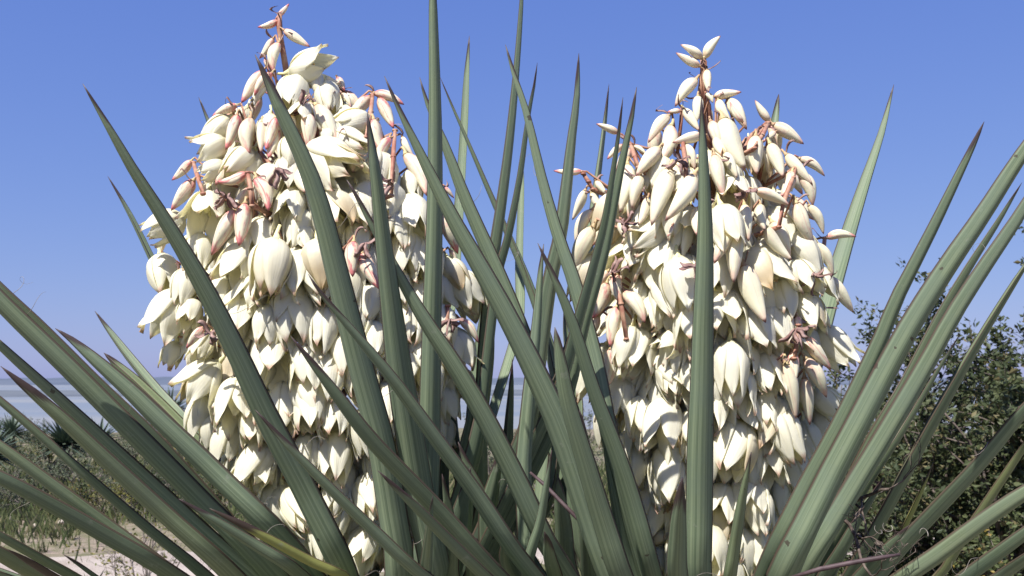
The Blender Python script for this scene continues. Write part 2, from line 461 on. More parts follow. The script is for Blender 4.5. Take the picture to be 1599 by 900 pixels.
SS = [-1, -0.93, -0.72, -0.4, 0.0, 0.4, 0.72, 0.93, 1]
def leaf(plant, pts, dt, db, yellow=0.0, tip=None, cup=None, roll=0.0, name='leaf', mat=None):
    """pts: photo pixels (x, y, apparent width) from the tip down; dt, db depth at the tip and at the last point"""
    cx = CORE_X[plant]
    p3 = []
    L2 = [0.0]
    for a, b in zip(pts, pts[1:]): L2.append(L2[-1] + math.hypot(b[0]-a[0], b[1]-a[1]))
    for (x, y, w), l in zip(pts, L2):
        t = l / L2[-1]
        d = lerp(dt, db, t ** 1.2)
        q = P(x, y, d)
        p3.append([q.x, q.y, q.z, w * 0.90 * d / F])
    # run on below the frame to the heart of the rosette
    (xa, ya, _), (xb, yb, wb) = pts[-2], pts[-1]
    dx, dy = xb - xa, max(5.0, yb - ya)
    ye = yb + dy / dx * (cx - xb) if abs(dx) > 1e-3 and (cx - xb) * dx > 0 else yb + 260
    ye = min(max(ye, 965), 1190)
    ye = max(ye, yb + 45)
    xe = cx + max(-46, min(46, 0.14 * (xb - cx)))
    de = CORE_D + 0.16 * (db - CORE_D)
    q = P(xe, ye, de)
    p3.append([q.x, q.y, q.z, max(0.028, min(0.046, p3[-1][3] * 1.15))])
    p3 = p3[::-1]                                        # base -> tip
    N = 30
    ts = [1 - (1 - i / N) ** 1.25 for i in range(N + 1)]
    sm, L = catmull(p3, ts)
    axis = P(cx, 1000, CORE_D)
    cup0 = cup if cup is not None else rng.uniform(0.17, 0.30)
    keel = rng.choice([0.0, 0.0, 0.02, 0.05])
    rl = roll + rng.uniform(-0.22, 0.22)
    verts, uvs = [], []
    ns = len(SS)
    wig = rng.uniform(0, 50)
    for i, (s, v) in enumerate(zip(sm, ts)):
        p = Vector(s[:3])
        t = Vector(sm[min(i+1, N)][:3]) - Vector(sm[max(i-1, 0)][:3])
        t.normalize()
        tgt = Vector((axis.x, axis.y, p.z + 0.45))
        n = tgt - p
        n = (n - t * n.dot(t)).normalized()
        b = t.cross(n)
        a = rl * v
        n, b = n * math.cos(a) + b * math.sin(a), b * math.cos(a) - n * math.sin(a)
        view = (p - cam.location).normalized()
        seen = max(0.92, b.cross(view).length)
        w = max(0.0008, s[3]) / seen
        w *= 1 + 0.02 * noise.noise(Vector((v * 9, wig, 1)))
        if i == N: w = 0.0006
        cp = cup0 * (1 + 0.5 * v)
        th = lerp(0.13, 0.09, v)
        p = p + b * 0.0012 * noise.noise(Vector((v * 6, wig, 5)))
        for side in (0, 1):
            row = SS if side == 0 else SS[::-1][1:-1]
            for q_ in row:
                y = cp * q_ * q_ * w - cp * 0.4 * w
                y += 0.004 * w * math.cos(q_ * 40)
                if side == 1: y -= (th * (1 - abs(q_) ** 2.2) + keel * (1 - abs(q_)) + 0.012) * w
                verts.append(p + b * (q_ * w * 0.5) + n * y)
                uvs.append((q_ * 0.5 + 0.5, v))
    R_ = 2 * ns - 2
    cut = next(i for i, v in enumerate(ts) if v > 0.93)
    def rings(i0, i1):
        mb = MB()
        vv = verts[i0 * R_:(i1 + 1) * R_]
        uu = uvs[i0 * R_:(i1 + 1) * R_]
        ff = []
        for i in range(i1 - i0):
            for k in range(R_):
                ff.append((i * R_ + k, (i + 1) * R_ + k, (i + 1) * R_ + (k + 1) % R_, i * R_ + (k + 1) % R_))
        if i0 == 0: ff.append(tuple(range(R_)))
        if i1 == N: ff.append(tuple(range((i1 - i0) * R_ + R_ - 1, (i1 - i0) * R_ - 1, -1)))
        mb.add(vv, ff, uu)
        return mb
    org = PLANT[plant]
    if tip is None: tip = rng.uniform(0.014, 0.034)
    o = rings(0, cut).build(name, mat or M['leaf'], org)
    tone = rng.random()
    o.color = (yellow, tip, tone, 1)
    s_ = rings(cut, N).build('tip_spine', mat or M['leaf'], o)
    s_.color = (yellow, tip, tone, 1)
    if rng.random() < 0.5:
        for k in range(rng.randint(1, 3)):
            mbf = MB()
            i = rng.randint(6, cut - 4)
            p = Vector(verts[i * R_ + (0 if rng.random() < .5 else ns - 1)])
            q2 = Vector(verts[(i + 1) * R_])
            d = ((p - Vector(sm[i][:3])).normalized() + Vector((rng.uniform(-.5, .5), rng.uniform(-.5, .2), rng.uniform(-.5, .8)))).normalized()
            sx = d.orthogonal().normalized(); sy = d.cross(sx)
            Lf, cu = rng.uniform(0.012, 0.034), rng.uniform(3, 8)
            mbf.tube([p + d * Lf * math.sin(t * 1.8) + sx * Lf * .4 * (1 - math.cos(t * cu)) * t + sy * Lf * .3 * math.sin(t * cu) * t for t in [j / 11 for j in range(12)]], [0.00032 * (1 - j / 16) for j in range(12)], 4)
            mbf.build('margin_thread', M['fibre'], o)
    return o

LV = [
 # ---- blades of the left plant
 ('L', [(129,131,2),(172,207,15),(203,262,21),(258,350,29),(310,440,36),(362,545,42),(410,650,47),(468,760,50),(532,892,50)], 0.98, 1.17, {}),
 ('L', [(168,275,2),(200,330,11),(232,395,15),(266,470,19),(320,590,24)], 1.62, 1.58, {}),
 ('L', [(310,152,2),(326,192,8),(350,250,14),(400,380,22)], 1.64, 1.58, {}),
 ('L', [(-130,345,6),(-60,410,38),(0,474,48),(100,572,54),(200,672,58),(300,772,60),(395,868,60)], 1.10, 1.20, {}),
 ('L', [(-90,350,4),(0,447,34),(60,503,40),(150,592,46),(250,690,50)], 1.26, 1.30, {}),
 ('L', [(86,513,2),(112,533,14),(150,567,27),(200,612,35),(240,652,40),(320,728,45),(425,832,48)], 1.10, 1.17, dict(tip=0.035)),
 ('L', [(148,486,2),(170,518,12),(198,555,19),(245,612,24),(295,668,28)], 1.52, 1.46, {}),
 ('L', [(162,551,4),(180,568,20),(215,600,32),(290,675,40),(350,745,44)], 1.40, 1.38, dict(yellow=0.12)),
 ('L', [(-70,470,3),(0,538,26),(100,628,36),(200,720,42),(300,812,46),(390,895,48)], 1.16, 1.22, {}),
 ('L', [(1,572,2),(28,596,17),(56,620,27),(100,660,34),(155,712,39),(250,800,44),(345,886,46)], 0.98, 1.09, dict(tip=0.055, yellow=0.10)),
 ('L', [(-110,620,3),(0,698,30),(83,760,40),(167,822,44),(250,885,46)], 1.12, 1.20, dict(yellow=0.10)),
 ('L', [(-120,690,4),(0,748,36),(83,792,42),(167,840,45),(250,888,46)], 1.00, 1.11, {}),
 ('L', [(-90,785,3),(0,838,26),(60,872,30),(120,905,32)], 1.06, 1.14, dict(yellow=0.12)),
 ('L', [(12,858,3),(40,874,18),(80,898,24),(130,925,28)], 0.97, 1.08, dict(tip=0.2, yellow=0.25)),
 ('L', [(-120,815,4),(-30,850,34),(30,882,42),(100,920,46)], 1.02, 1.10, dict(yellow=0.2)),
 ('L', [(-100,860,4),(-30,884,30),(20,902,36),(100,930,40)], 1.08, 1.14, {}),
 ('L', [(-110,540,3),(0,625,26),(110,720,34),(220,815,38),(310,890,40)], 1.20, 1.25, {}),
 ('L', [(150,640,2),(190,672,14),(260,738,24),(360,830,32),(430,890,34)], 1.22, 1.24, {}),
 ('L', [(99,866,2),(120,880,9),(150,902,12),(190,930,16)], 1.10, 1.15, {}),
 ('L', [(327,794,2),(352,808,10),(380,823,16),(430,850,20),(485,879,22),(535,902,23)], 0.99, 1.06, dict(yellow=0.85, tip=0.09)),
 ('L', [(279,779,2),(305,795,9),(335,813,16),(390,848,24),(450,885,28)], 1.03, 1.09, dict(tip=0.05)),
 ('L', [(398,85,2),(414,122,14),(433,168,24),(477,265,32),(500,335,36),(522,420,40),(545,510,43),(566,590,46),(593,690,49),(612,800,51),(624,900,52)], 0.985, 1.13, {}),
 ('L', [(574,176,2),(579,215,12),(587,275,21),(598,370,28),(612,480,38),(626,590,46),(642,690,50),(660,800,53),(680,905,54)], 1.00, 1.15, {}),
 ('R', [(541,281,2),(556,307,8),(583,358,14),(625,437,22),(660,500,30),(692,550,36),(730,612,40),(770,685,42),(812,770,44),(850,850,44)], 1.03, 1.14, {}),
 ('L', [(674,-75,2),(676,0,14),(679,120,20),(680,220,25),(679,350,29),(676,480,33),(673,620,37),(670,760,40),(660,895,42)], 1.07, 1.18, {}),
 ('R', [(600,119,2),(618,162,9),(650,232,18),(700,335,29),(750,425,37),(785,490,41),(830,580,46),(870,668,51),(898,750,54),(925,830,56),(960,920,56)], 1.01, 1.12, {}),
 ('R', [(481,428,2),(500,458,10),(533,498,16),(570,542,22),(615,598,29),(675,682,34),(740,772,38),(800,862,40)], 0.96, 1.08, dict(tip=0.03)),
 ('R', [(453,525,2),(470,547,11),(490,573,20),(534,632,34),(575,685,40),(622,735,43),(680,795,45),(765,890,46)], 0.95, 1.06, dict(tip=0.03)),
 ('R', [(399,640,2),(420,664,9),(450,697,17),(517,766,25),(583,830,29),(650,893,31)], 0.94, 1.02, dict(tip=0.035)),
 ('R', [(590,735,2),(615,760,14),(650,794,24),(700,846,30),(755,900,32)], 0.93, 1.00, {}),
 ('L', [(676,774,2),(672,820,12),(667,880,22),(660,930,26)], 0.96, 1.05, {}),
 ('L', [(849,381,2),(845,420,9),(838,520,19),(828,620,26),(820,720,30),(813,900,32)], 1.15, 1.20, {}),
 ('R', [(861,703,2),(852,760,11),(845,810,16),(830,900,20)], 1.06, 1.12, {}),
 # ---- blades between and behind the two flower heads
 ('L', [(733,56,2),(730,115,10),(727,180,14),(722,260,16),(716,350,20),(705,470,25)], 1.74, 1.66, {}),
 ('R', [(687,120,2),(706,165,10),(727,212,15),(765,300,22),(800,380,29),(825,440,33),(855,530,38),(880,640,40)], 1.58, 1.50, {}),
 ('L', [(817,-60,2),(815,0,11),(806,125,19),(796,225,26),(783,325,32),(768,430,37),(756,560,40),(740,720,44)], 1.43, 1.38, {}),
 ('L', [(839,98,2),(834,135,8),(825,180,13),(811,280,19),(792,375,25),(777,430,28),(760,560,32),(735,720,36)], 1.40, 1.33, {}),
 ('R', [(789,70,2),(801,115,9),(820,175,14),(845,280,20),(870,370,25),(896,447,29),(925,560,34),(950,690,36)], 1.20, 1.22, {}),
 ('L', [(904,83,2),(903,120,11),(901,160,17),(894,215,23),(885,300,31),(876,370,37),(860,440,41),(845,540,44),(820,680,46)], 1.34, 1.32, {}),
 ('L', [(951,131,2),(946,180,10),(938,245,15),(929,310,21),(918,400,27),(905,500,30)], 1.56, 1.50, {}),
 ('L', [(973,152,2),(968,200,8),(961,250,12),(946,345,18),(930,410,22),(905,500,27),(870,620,30)], 1.10, 1.18, {}),
 ('L', [(994,136,2),(988,180,9),(979,225,13),(963,302,18),(945,395,22),(912,515,27),(880,640,30)], 1.13, 1.20, {}),
 ('R', [(655,121,2),(665,160,9),(692,225,18),(722,305,26),(762,398,32),(800,490,36),(850,620,40)], 1.19, 1.22, {}),
 ('L', [(816,240,2),(815,290,10),(812,400,14),(808,520,20)], 1.68, 1.60, {}),
 ('R', [(839,380,2),(850,405,8),(862,432,13),(889,500,21),(922,605,27),(961,712,33),(985,790,36),(1013,890,38)], 0.99, 1.08, {}),
 ('R', [(866,511,4),(871,545,18),(883,622,31),(911,720,38),(944,830,44),(968,905,46)], 0.965, 1.05, dict(tip=0.01)),
 # ---- right plant
 ('R', [(1095,152,2),(1096,195,10),(1098,250,17),(1100,330,24),(1100,400,30),(1098,500,36),(1096,600,41),(1093,700,46),(1092,800,47),(1091,905,46)], 0.97, 1.09, {}),
 ('R', [(1066,746,2),(1063,775,16),(1059,822,29),(1057,900,36)], 0.975, 1.05, dict(tip=0.05)),
 ('R', [(1173,706,2),(1166,745,10),(1156,800,18),(1147,850,21),(1139,905,24)], 1.00, 1.07, dict(yellow=0.1)),
 ('R', [(1537,190,2),(1525,218,11),(1507,257,17),(1467,340,24),(1431,411,28),(1400,473,31),(1383,533-15,33),(1311,668,37),(1256,770,39),(1218,850,40)], 1.13, 1.19, {}),
 ('R', [(1690,110,2),(1640,180,20),(1591,252,30),(1538,336,36),(1484,416,42),(1422,515,46),(1356,640,50),(1290,768,54),(1232,885,56)], 1.02, 1.11, {}),
 ('R', [(1596,285,2),(1578,314,11),(1556,350,18),(1511,420,26),(1467,495,32),(1420,585,36),(1367,680,38)], 1.28, 1.27, dict(yellow=0.08)),
 ('R', [(1680,190,2),(1635,265,18),(1595,335,28),(1542,414,34),(1493,490,38),(1450,568,41),(1389,672,44),(1320,788,47),(1265,880,48)], 1.09, 1.15, {}),
 ('R', [(1632,368,2),(1610,402,10),(1589,434,19),(1533,525,30),(1467,640,42),(1415,735,48),(1372,815,50)], 1.27, 1.32, dict(yellow=0.06)),
 ('R', [(1720,500,2),(1660,575,22),(1599,641,34),(1533,720,42),(1467,790,46),(1400,862,48)], 1.14, 1.26, {}),
 ('R', [(1690,560,2),(1640,640,14),(1589,713,22),(1544,780,27),(1500,846,30),(1465,900,31)], 1.27, 1.34, dict(yellow=0.35)),
 ('R', [(1740,690,2),(1670,732,20),(1599,774,32),(1533,819,36),(1467,868,38),(1405,910,38)], 0.96, 1.07, dict(yellow=0.08)),
 ('R', [(1720,745,2),(1650,797,24),(1599,835,34),(1560,864,38),(1505,905,40)], 1.06, 1.15, {}),
 ('R', [(1730,790,2),(1660,836,22),(1599,876,32),(1560,903,34)], 1.00, 1.10, {}),
 ('R', [(1457,722,2),(1447,748,9),(1433,780,16),(1412,825,20),(1395,870,20)], 1.34, 1.36, dict(yellow=0.8, tip=0.03)),
 ('R', [(1396,132,2),(1388,165,8),(1378,205,14),(1362,255,20),(1347,302,26),(1322,385,34),(1303,450,38),(1275,560,40)], 1.62, 1.55, {}),
 ('R', [(1216,147,3),(1212,180,12),(1206,220,17),(1190,330,26)], 1.66, 1.58, {}),
 ('R', [(1500,520,2),(1460,585,14),(1410,670,22),(1345,770,28)], 1.36, 1.34, dict(yellow=0.1)),
]
# dim filler blades: the crowded heart of the clump, and blades hidden behind the flower heads
for (tx, ty, bx, by, pl, d0) in [
    (772,520,744,820,'L',1.40),(742,600,720,860,'L',1.34),(800,560,790,840,'L',1.46),(850,560,850,840,'R',1.40),
    (880,610,905,860,'R',1.30),(905,640,940,880,'R',1.26),(760,640,830,880,'R',1.50),(700,560,735,860,'L',1.48),
    (715,690,790,900,'R',1.22),(870,740,890,905,'R',1.16),(780,700,760,900,'L',1.22),(735,730,705,905,'L',1.18),
    (905,560,850,800,'L',1.52),(830,620,900,860,'R',1.56),(940,680,985,900,'R',1.22),(700,640,690,880,'L',1.42),
    (850,830,880,930,'R',1.05),(790,820,800,930,'L',1.08),(910,800,930,925,'R',1.14),(745,840,735,930,'L',1.12),
    (640,640,650,880,'L',1.52),(560,690,575,900,'L',1.56),(470,640,500,880,'L',1.62),(1250,640,1215,880,'R',1.54),
    (1330,700,1260,890,'R',1.40),(1380,745,1290,905,'R',1.36),(1350,790,1270,930,'R',1.24),(1420,820,1330,920,'R',1.22),
    (1000,600,1040,880,'R',1.60),(1180,560,1160,880,'R',1.66),(1060,520,1085,880,'R',1.70),(520,560,545,880,'L',1.70),
    (430,600,480,860,'L',1.66),(880,480,900,760,'R',1.62),(760,450,730,760,'L',1.66),(1290,830,1225,940,'R',1.18),
    (1300,770,1240,905,'R',1.46),(360,700,440,900,'L',1.5),(950,560,1000,860,'R',1.58),(690,740,720,930,'R',1.1)]:
    k = rng.uniform(0.8, 1.15)
    mx, my = lerp(tx, bx, 0.45) + rng.uniform(-6, 6), lerp(ty, by, 0.45)
    LV.append((pl, [(tx,ty,2),(lerp(tx,bx,.15),lerp(ty,by,.15),15*k),(mx,my,30*k),(bx,by,38*k)], d0, lerp(d0, CORE_D, 0.35), {}))
# skirt of blades below the frame, all round
for pl in 'LR':
    for i in range(18):
        a = 2 * math.pi * (i + rng.uniform(-.3, .3)) / 18
        cx = CORE_X[pl]
        r = rng.uniform(0.46, 0.56)
        dd = CORE_D - math.cos(a) * r * 0.85
        px = 799.5 + ((cx - 799.5) / F * CORE_D + math.sin(a) * r) * F / dd
        inside = 0 < px < 1600
        py = (1010 if inside else 930) + rng.uniform(0, 160) + (150 if dd < 1.2 else 0)
        mx = 799.5 + ((cx - 799.5) / F * CORE_D + math.sin(a) * r * 0.5) * F / lerp(CORE_D, dd, .5)
        my = lerp(py, 1150, 0.5) - 10
        if my < 960: my = 960
        LV.append((pl, [(px,py,2),(lerp(px,mx,.4),lerp(py,my,.4)-3,26),(mx,my,36)], dd, lerp(CORE_D, dd, .5), {}))
for (pl, pts, dt, db, kw) in LV:
    leaf(pl, pts, dt, db, **kw)

# trunk with a skirt of dry leaves
for pl in 'LR':
    c = P(CORE_X[pl], 1000, CORE_D)
    top = P(CORE_X[pl], 955, CORE_D).z
    g = ground_h(c.x, c.y)
    mb = MB()
    pts, rad = [], []
    for i in range(15):
        t = i / 14
        z = lerp(g - 0.05, top, t)
        pts.append((c.x + 0.01 * math.sin(z * 9), c.y + 0.012 * math.cos(z * 7), z))
        rad.append(lerp(0.105, 0.06, t) * (1 + 0.06 * math.sin(i * 2.3)) * (1 if i < 13 else 0.7))
    mb.tube(pts, rad, 14)
    mb.build('trunk', M['trunk'], PLANT[pl])
    for i in range(26):
        a = i * 2.4 + rng.uniform(-.2, .2)
        z0 = lerp(g + 0.45, top - 0.16, (i + .5) / 26)
        L_ = rng.uniform(0.28, 0.45)
        mb = MB()
        vs, uv, fs = [], [], []
        out = Vector((math.sin(a), -math.cos(a), 0)); sd = Vector((math.cos(a), math.sin(a), 0))
        for j in range(9):
            t = j / 8
            p = Vector((c.x, c.y, z0)) + out * (0.07 + 0.13 * math.sin(t * 2.0)) + Vector((0, 0, 0.05 * math.sin(t * 3) - L_ * t * t))
            w = 0.019 * (1 - t ** 3) + 0.001
            for (q, o_) in ((-1, 0), (0, -0.006), (1, 0), (0, -0.012)):
                vs.append(p + sd * w * q + out * o_); uv.append((q * .5 + .5, t))
        for j in range(8):
            for k in range(4): fs.append((j*4+k, j*4+(k+1) % 4, (j+1)*4+(k+1) % 4, (j+1)*4+k))
        mb.add(vs, fs, uv)
        o = mb.build('dry_leaf', M['dryleaf'], PLANT[pl])

# ------------------------------------------------------------------ flowers and buds (local: base at origin, +Z to the tip, length 1)
def petal_grid(openness, phi, inner, r_, wid):
    """a two-sided, slightly thick petal"""
    NU_, NV_ = 8, 12
    B_ = 0.235 if not inner else 0.205
    tipr = lerp(0.0, 0.37, openness) * r_.uniform(0.75, 1.2)
    twist = r_.uniform(-0.42, 0.42)
    wav = r_.uniform(0, 9)
    ln = r_.uniform(0.88, 1.08) * (0.97 if inner else 1.0)
    curl = r_.uniform(-0.05, 0.22) * (0.3 + openness)
    P_ = np.zeros((NV_ + 1, NU_ + 1, 3))
    for j in range(NV_ + 1):
        v = j / NV_
        r = 0.045 + B_ * math.sin(math.pi * min(1, v ** 0.72)) ** 0.9 + tipr * v ** 2.1 + curl * max(0, v - 0.75) * 2.5
        z = ln * (v - 0.07 * openness * v * v) + 0.012 * math.sin(v * 9 + wav)
        w = wid * 1.02 * (math.sin(math.pi * min(1.0, (v * 0.94 + 0.06)) ** 0.80) ** 1.08) * (1.06 - 0.10 * v) + 0.005 * (1 - v)
        rc = max(0.17, r * 0.95) * (1 - 0.30 * v)
        for i in range(NU_ + 1):
            u = i / NU_ * 2 - 1
            a = u * w / rc
            x = (r - rc) + rc * math.cos(a)
            y = rc * math.sin(a) + twist * v * v * 0.25
            x += 0.010 * math.sin(u * 4 + v * 7 + wav) * v - 0.012 * (1 - abs(u)) ** 3
            # edges relax outwards near the tip
            x += 0.06 * openness * abs(u) ** 2 * v
            P_[j, i] = (x * math.cos(phi) - y * math.sin(phi), x * math.sin(phi) + y * math.cos(phi), z)
    du = np.gradient(P_, axis=1); dv = np.gradient(P_, axis=0)
    nrm = np.cross(du, dv)
    nrm /= np.maximum(1e-9, np.linalg.norm(nrm, axis=2, keepdims=True))
    uu = np.abs(np.linspace(-1, 1, NU_ + 1))[None, :, None]
    vv = np.linspace(0, 1, NV_ + 1)[:, None, None]
    th = 0.008 * (1 - 0.75 * uu ** 3) * (1 - 0.6 * vv ** 3)
    A, Bk = P_ + nrm * th, P_ - nrm * th
    n1 = NU_ + 1
    tot = n1 * (NV_ + 1)
    verts = [tuple(p) for p in A.reshape(-1, 3)] + [tuple(p) for p in Bk.reshape(-1, 3)]
    uvs = [(i / NU_, j / NV_) for j in range(NV_ + 1) for i in range(n1)] * 2
    fs = []
    for j in range(NV_):
        for i in range(NU_):
            a = j * n1 + i
            fs.append((a, a + 1, a + n1 + 1, a + n1))
            fs.append((tot + a, tot + a + n1, tot + a + n1 + 1, tot + a + 1))
        for e in (0, NU_):
            a = j * n1 + e
            q = (a, a + n1, tot + a + n1, tot + a)
            fs.append(q if e == 0 else q[::-1])
    for i in range(NU_):
        a = NV_ * n1 + i
        fs.append((a, a + 1, tot + a + 1, tot + a))
    return verts, fs, uvs

def flower_heart(mb, r_):
    mb.tube([(0, 0, -0.26), (0.02, 0.01, -0.12), (0, 0, -0.02), (0, 0, 0.03)], [0.024, 0.028, 0.055, 0.075], 8)
    mb.tube([(0, 0, 0.0), (0, 0, 0.2), (0, 0, 0.38), (0, 0, 0.44)], [0.06, 0.075, 0.06, 0.035], 8)
    for k in range(6):
        a = k * math.pi / 3 + r_.uniform(-.2, .2)
        c_, s_ = math.cos(a), math.sin(a)
        mb.tube([(0.06*c_, 0.06*s_, 0.02), (0.11*c_, 0.11*s_, 0.2), (0.15*c_, 0.15*s_, 0.33), (0.19*c_, 0.19*s_, 0.35)], [0.016, 0.018, 0.024, 0.028], 5)

FLOWERS = []      # (openness, heart mesh, [petal meshes], joined mesh)
for fi, op in enumerate([0.02, 0.10, 0.20, 0.32, 0.42, 0.55, 0.68, 0.85]):
    for var in range(4):
        r_ = random.Random(100 + fi * 10 + var)
        hm = MB(); flower_heart(hm, r_)
        heart = hm.mesh('flower', M['pistil'])
        petals, jm = [], MB()
        for k in range(6):
            inner = k % 2
            g = petal_grid(min(1, max(0, op + r_.uniform(-.12, .14))), k * math.pi / 3 + r_.uniform(-.12, .12), inner, r_, 0.205 if not inner else 0.225)
            pm = MB(); pm.add(*g)
            petals.append(pm.mesh('petal', M['petal']))
            jm.add(*g)
        joined = jm.mesh('flower', M['petal'])
        joined.materials.append(M['pistil'])
        # heart goes into the joined mesh as a second material
        h2 = MB(); h2.v, h2.f, h2.uv = jm.v[:], jm.f[:], jm.uv[:]
        n0 = len(h2.f)
        h2.add(hm.v, hm.f, hm.uv)
        joined = h2.mesh('flower', M['petal'])
        joined.materials.append(M['pistil'])
        mi = np.zeros(len(joined.polygons), dtype=np.int32); mi[n0:] = 1
        joined.polygons.foreach_set('material_index', mi)
        FLOWERS.append((op, heart, petals, joined))

BUDS = []
for var in range(6):
    r_ = random.Random(300 + var)
    mb = MB()
    NB, NR = 14, 18
    bend, bx = r_.uniform(-0.10, 0.10), r_.uniform(-0.04, 0.04)
    vs, uv, fs = [], [], []
    fat = r_.uniform(0.9, 1.08)
    lop = r_.uniform(0, 6)
    for j in range(NB + 1):
        v = j / NB
        r = 0.168 * fat * (1 - math.exp(-(v + 0.02) * 8.5)) * max(0.0, 1 - v ** 2.3) ** 0.85 * (1.04 - 0.16 * abs(v - 0.42)) + 0.006
        if j == NB: r = 0.006
        for k in range(NR):
            a = 2 * math.pi * k / NR
            seam = abs(math.sin(1.5 * a))
            rr = r * (0.90 + 0.13 * min(1.0, seam * 1.6) + 0.03 * math.sin(2 * a + lop))
            vs.append((rr * math.cos(a) + bend * math.sin(math.pi * v) + bx * v, rr * math.sin(a), v))
            uv.append((k / NR if k < NR else 1.0, v))
    for j in range(NB):
        for k in range(NR):
            fs.append((j*NR+k, j*NR+(k+1) % NR, (j+1)*NR+(k+1) % NR, (j+1)*NR+k))
    fs.append(tuple(NB*NR+k for k in range(NR)))
    mb.add(vs, fs, uv)
    n0 = len(mb.f)
    mb.tube([(0.0, 0, -0.16), (0.015, 0.0, -0.08), (0, 0, 0.0), (0, 0, 0.03)], [0.026, 0.028, 0.045, 0.075], 8)
    me = mb.mesh('bud', M['bud'])
    me.materials.append(M['pedicel'])
    mi = np.zeros(len(me.polygons), dtype=np.int32); mi[n0:] = 1
    me.polygons.foreach_set('material_index', mi)
    BUDS.append(me)

HEAD = {
 'L': dict(c=[(0,438),(100,450),(150,465),(200,478),(300,487),(500,488),(700,500),(880,545)],
           r=[(0,12),(60,25),(100,52),(150,95),(200,150),(300,205),(400,225),(500,245),(600,232),(700,195),(800,145),(900,85)],
           rd=[(0,12),(60,25),(100,52),(150,95),(200,150),(300,205),(500,245),(700,240),(800,225),(900,205)]),
 'R': dict(c=[(60,1096),(150,1100),(200,1104),(300,1104),(600,1110),(900,1118)],
           r=[(60,25),(130,40),(170,72),(200,115),(260,165),(340,188),(440,202),(560,215),(650,192),(750,150),(850,112),(920,80)],
           rd=[(60,25),(130,40),(170,72),(200,115),(260,165),(340,188),(440,202),(560,215),(700,210),(850,200),(920,190)])}
def head_depth(pl, x, y, k):
    c, R_ = interp(HEAD[pl]['c'], y), interp(HEAD[pl]['r'], y)
    q = max(0.0, 1 - ((x - c) / R_) ** 2) ** 0.5
    return CORE_D - k * interp(HEAD[pl]['rd'], y) * q * CORE_D / F

def aim(base, tip, roll, fat=1.0):
    d = tip - base
    L_ = d.length
    z = d.normalized()
    x = z.orthogonal().normalized()
    y = z.cross(x)
    R_ = Matrix((x, y, z)).transposed().to_4x4()
    return Matrix.Translation(base) @ R_ @ Matrix.Rotation(roll, 4, 'Z') @ Matrix.Diagonal((L_ * fat, L_ * fat, L_, 1))

HEADITEMS = {'L': [], 'R': []}      # (kind, base, tip, openness/pink, px area)
def put(pl, kind, a):
    if kind == 'b':
        x0, y0, x1, y1 = a[:4]; pk = a[4] if len(a) > 4 else 0.4
        f_ = a[5] if len(a) > 5 else 1.0
        L_ = math.hypot(x1 - x0, y1 - y0)
        d0 = head_depth(pl, x0, y0, 0.92)
        d1 = min(head_depth(pl, x1, y1, 1.05), d0)
        d1 = max(d1, d0 - 0.40 * L_ * d0 / F)
        HEADITEMS[pl].append(('b', P(x0, y0, d0), P(x1, y1, d1), pk, L_, f_))
    else:
        x0, y0, x1, y1 = a[:4]; op = a[4] if len(a) > 4 else 0.25
        k = a[5] if len(a) > 5 else 0.75
        L_ = math.hypot(x1 - x0, y1 - y0)
        d0 = head_depth(pl, x0, y0, 0.62)
        d1 = head_depth(pl, x1, y1, 1.0)
        d1 = min(d0 - 0.12 * L_ * d0 / F, max(d1, d0 - k * L_ * d0 / F))
        if k > 1: d1 = d0 - k * L_ * d0 / F
        HEADITEMS[pl].append(('f', P(x0, y0, d0), P(x1, y1, d1), op, L_, 1.0))

LB = [(434,26,452,6,.9,1.1),(434,33,402,43,.9,1.1),(443,47,484,74,.5),(427,60,405,92,.6),(435,67,425,113,.55,1.15),(414,92,418,110,.9),
 (411,111,377,161,.7,1.05),(425,114,397,150,.9),(370,164,331,182,.9,1.1),(371,180,354,235,.8,1.1),(391,184,389,242,.5,1.15),(409,190,407,239,.3,.9),
 (431,184,415,234,.85,1.1),(480,175,483,236,.55,1.2),(494,164,529,226,.4,1.1),(527,121,539,143,.9,1.2),(534,146,549,168,.4),(578,151,545,190,.7,1.1),
 (584,145,631,164,.7),(592,153,615,201,.9,1.05),(583,187,597,240,.6,1.3),(609,215,592,257,.8,1.1),(628,214,645,245,.3),(633,240,666,306,.4,1.05),
 (695,292,709,310,.9),(299,251,268,282,.8,1.1),(303,281,267,329,.75,1.15),(385,271,339,284,1.0,1.15),(400,278,419,330,.95,1.15),(383,318,373,385,.7,1.25),
 (367,328,330,399,.6,1.05),(258,374,252,396,.6),(552,377,549,433,.9,1.15),(565,396,592,453,.85,1.1),(690,330,715,397,.7,1.1),(702,390,714,414,.6),
 (718,498,747,536,.6),(318,511,290,544,.7,1.1),(278,424,267,446,.8),(455,180,462,208,.4),(512,232,520,262,.3)]
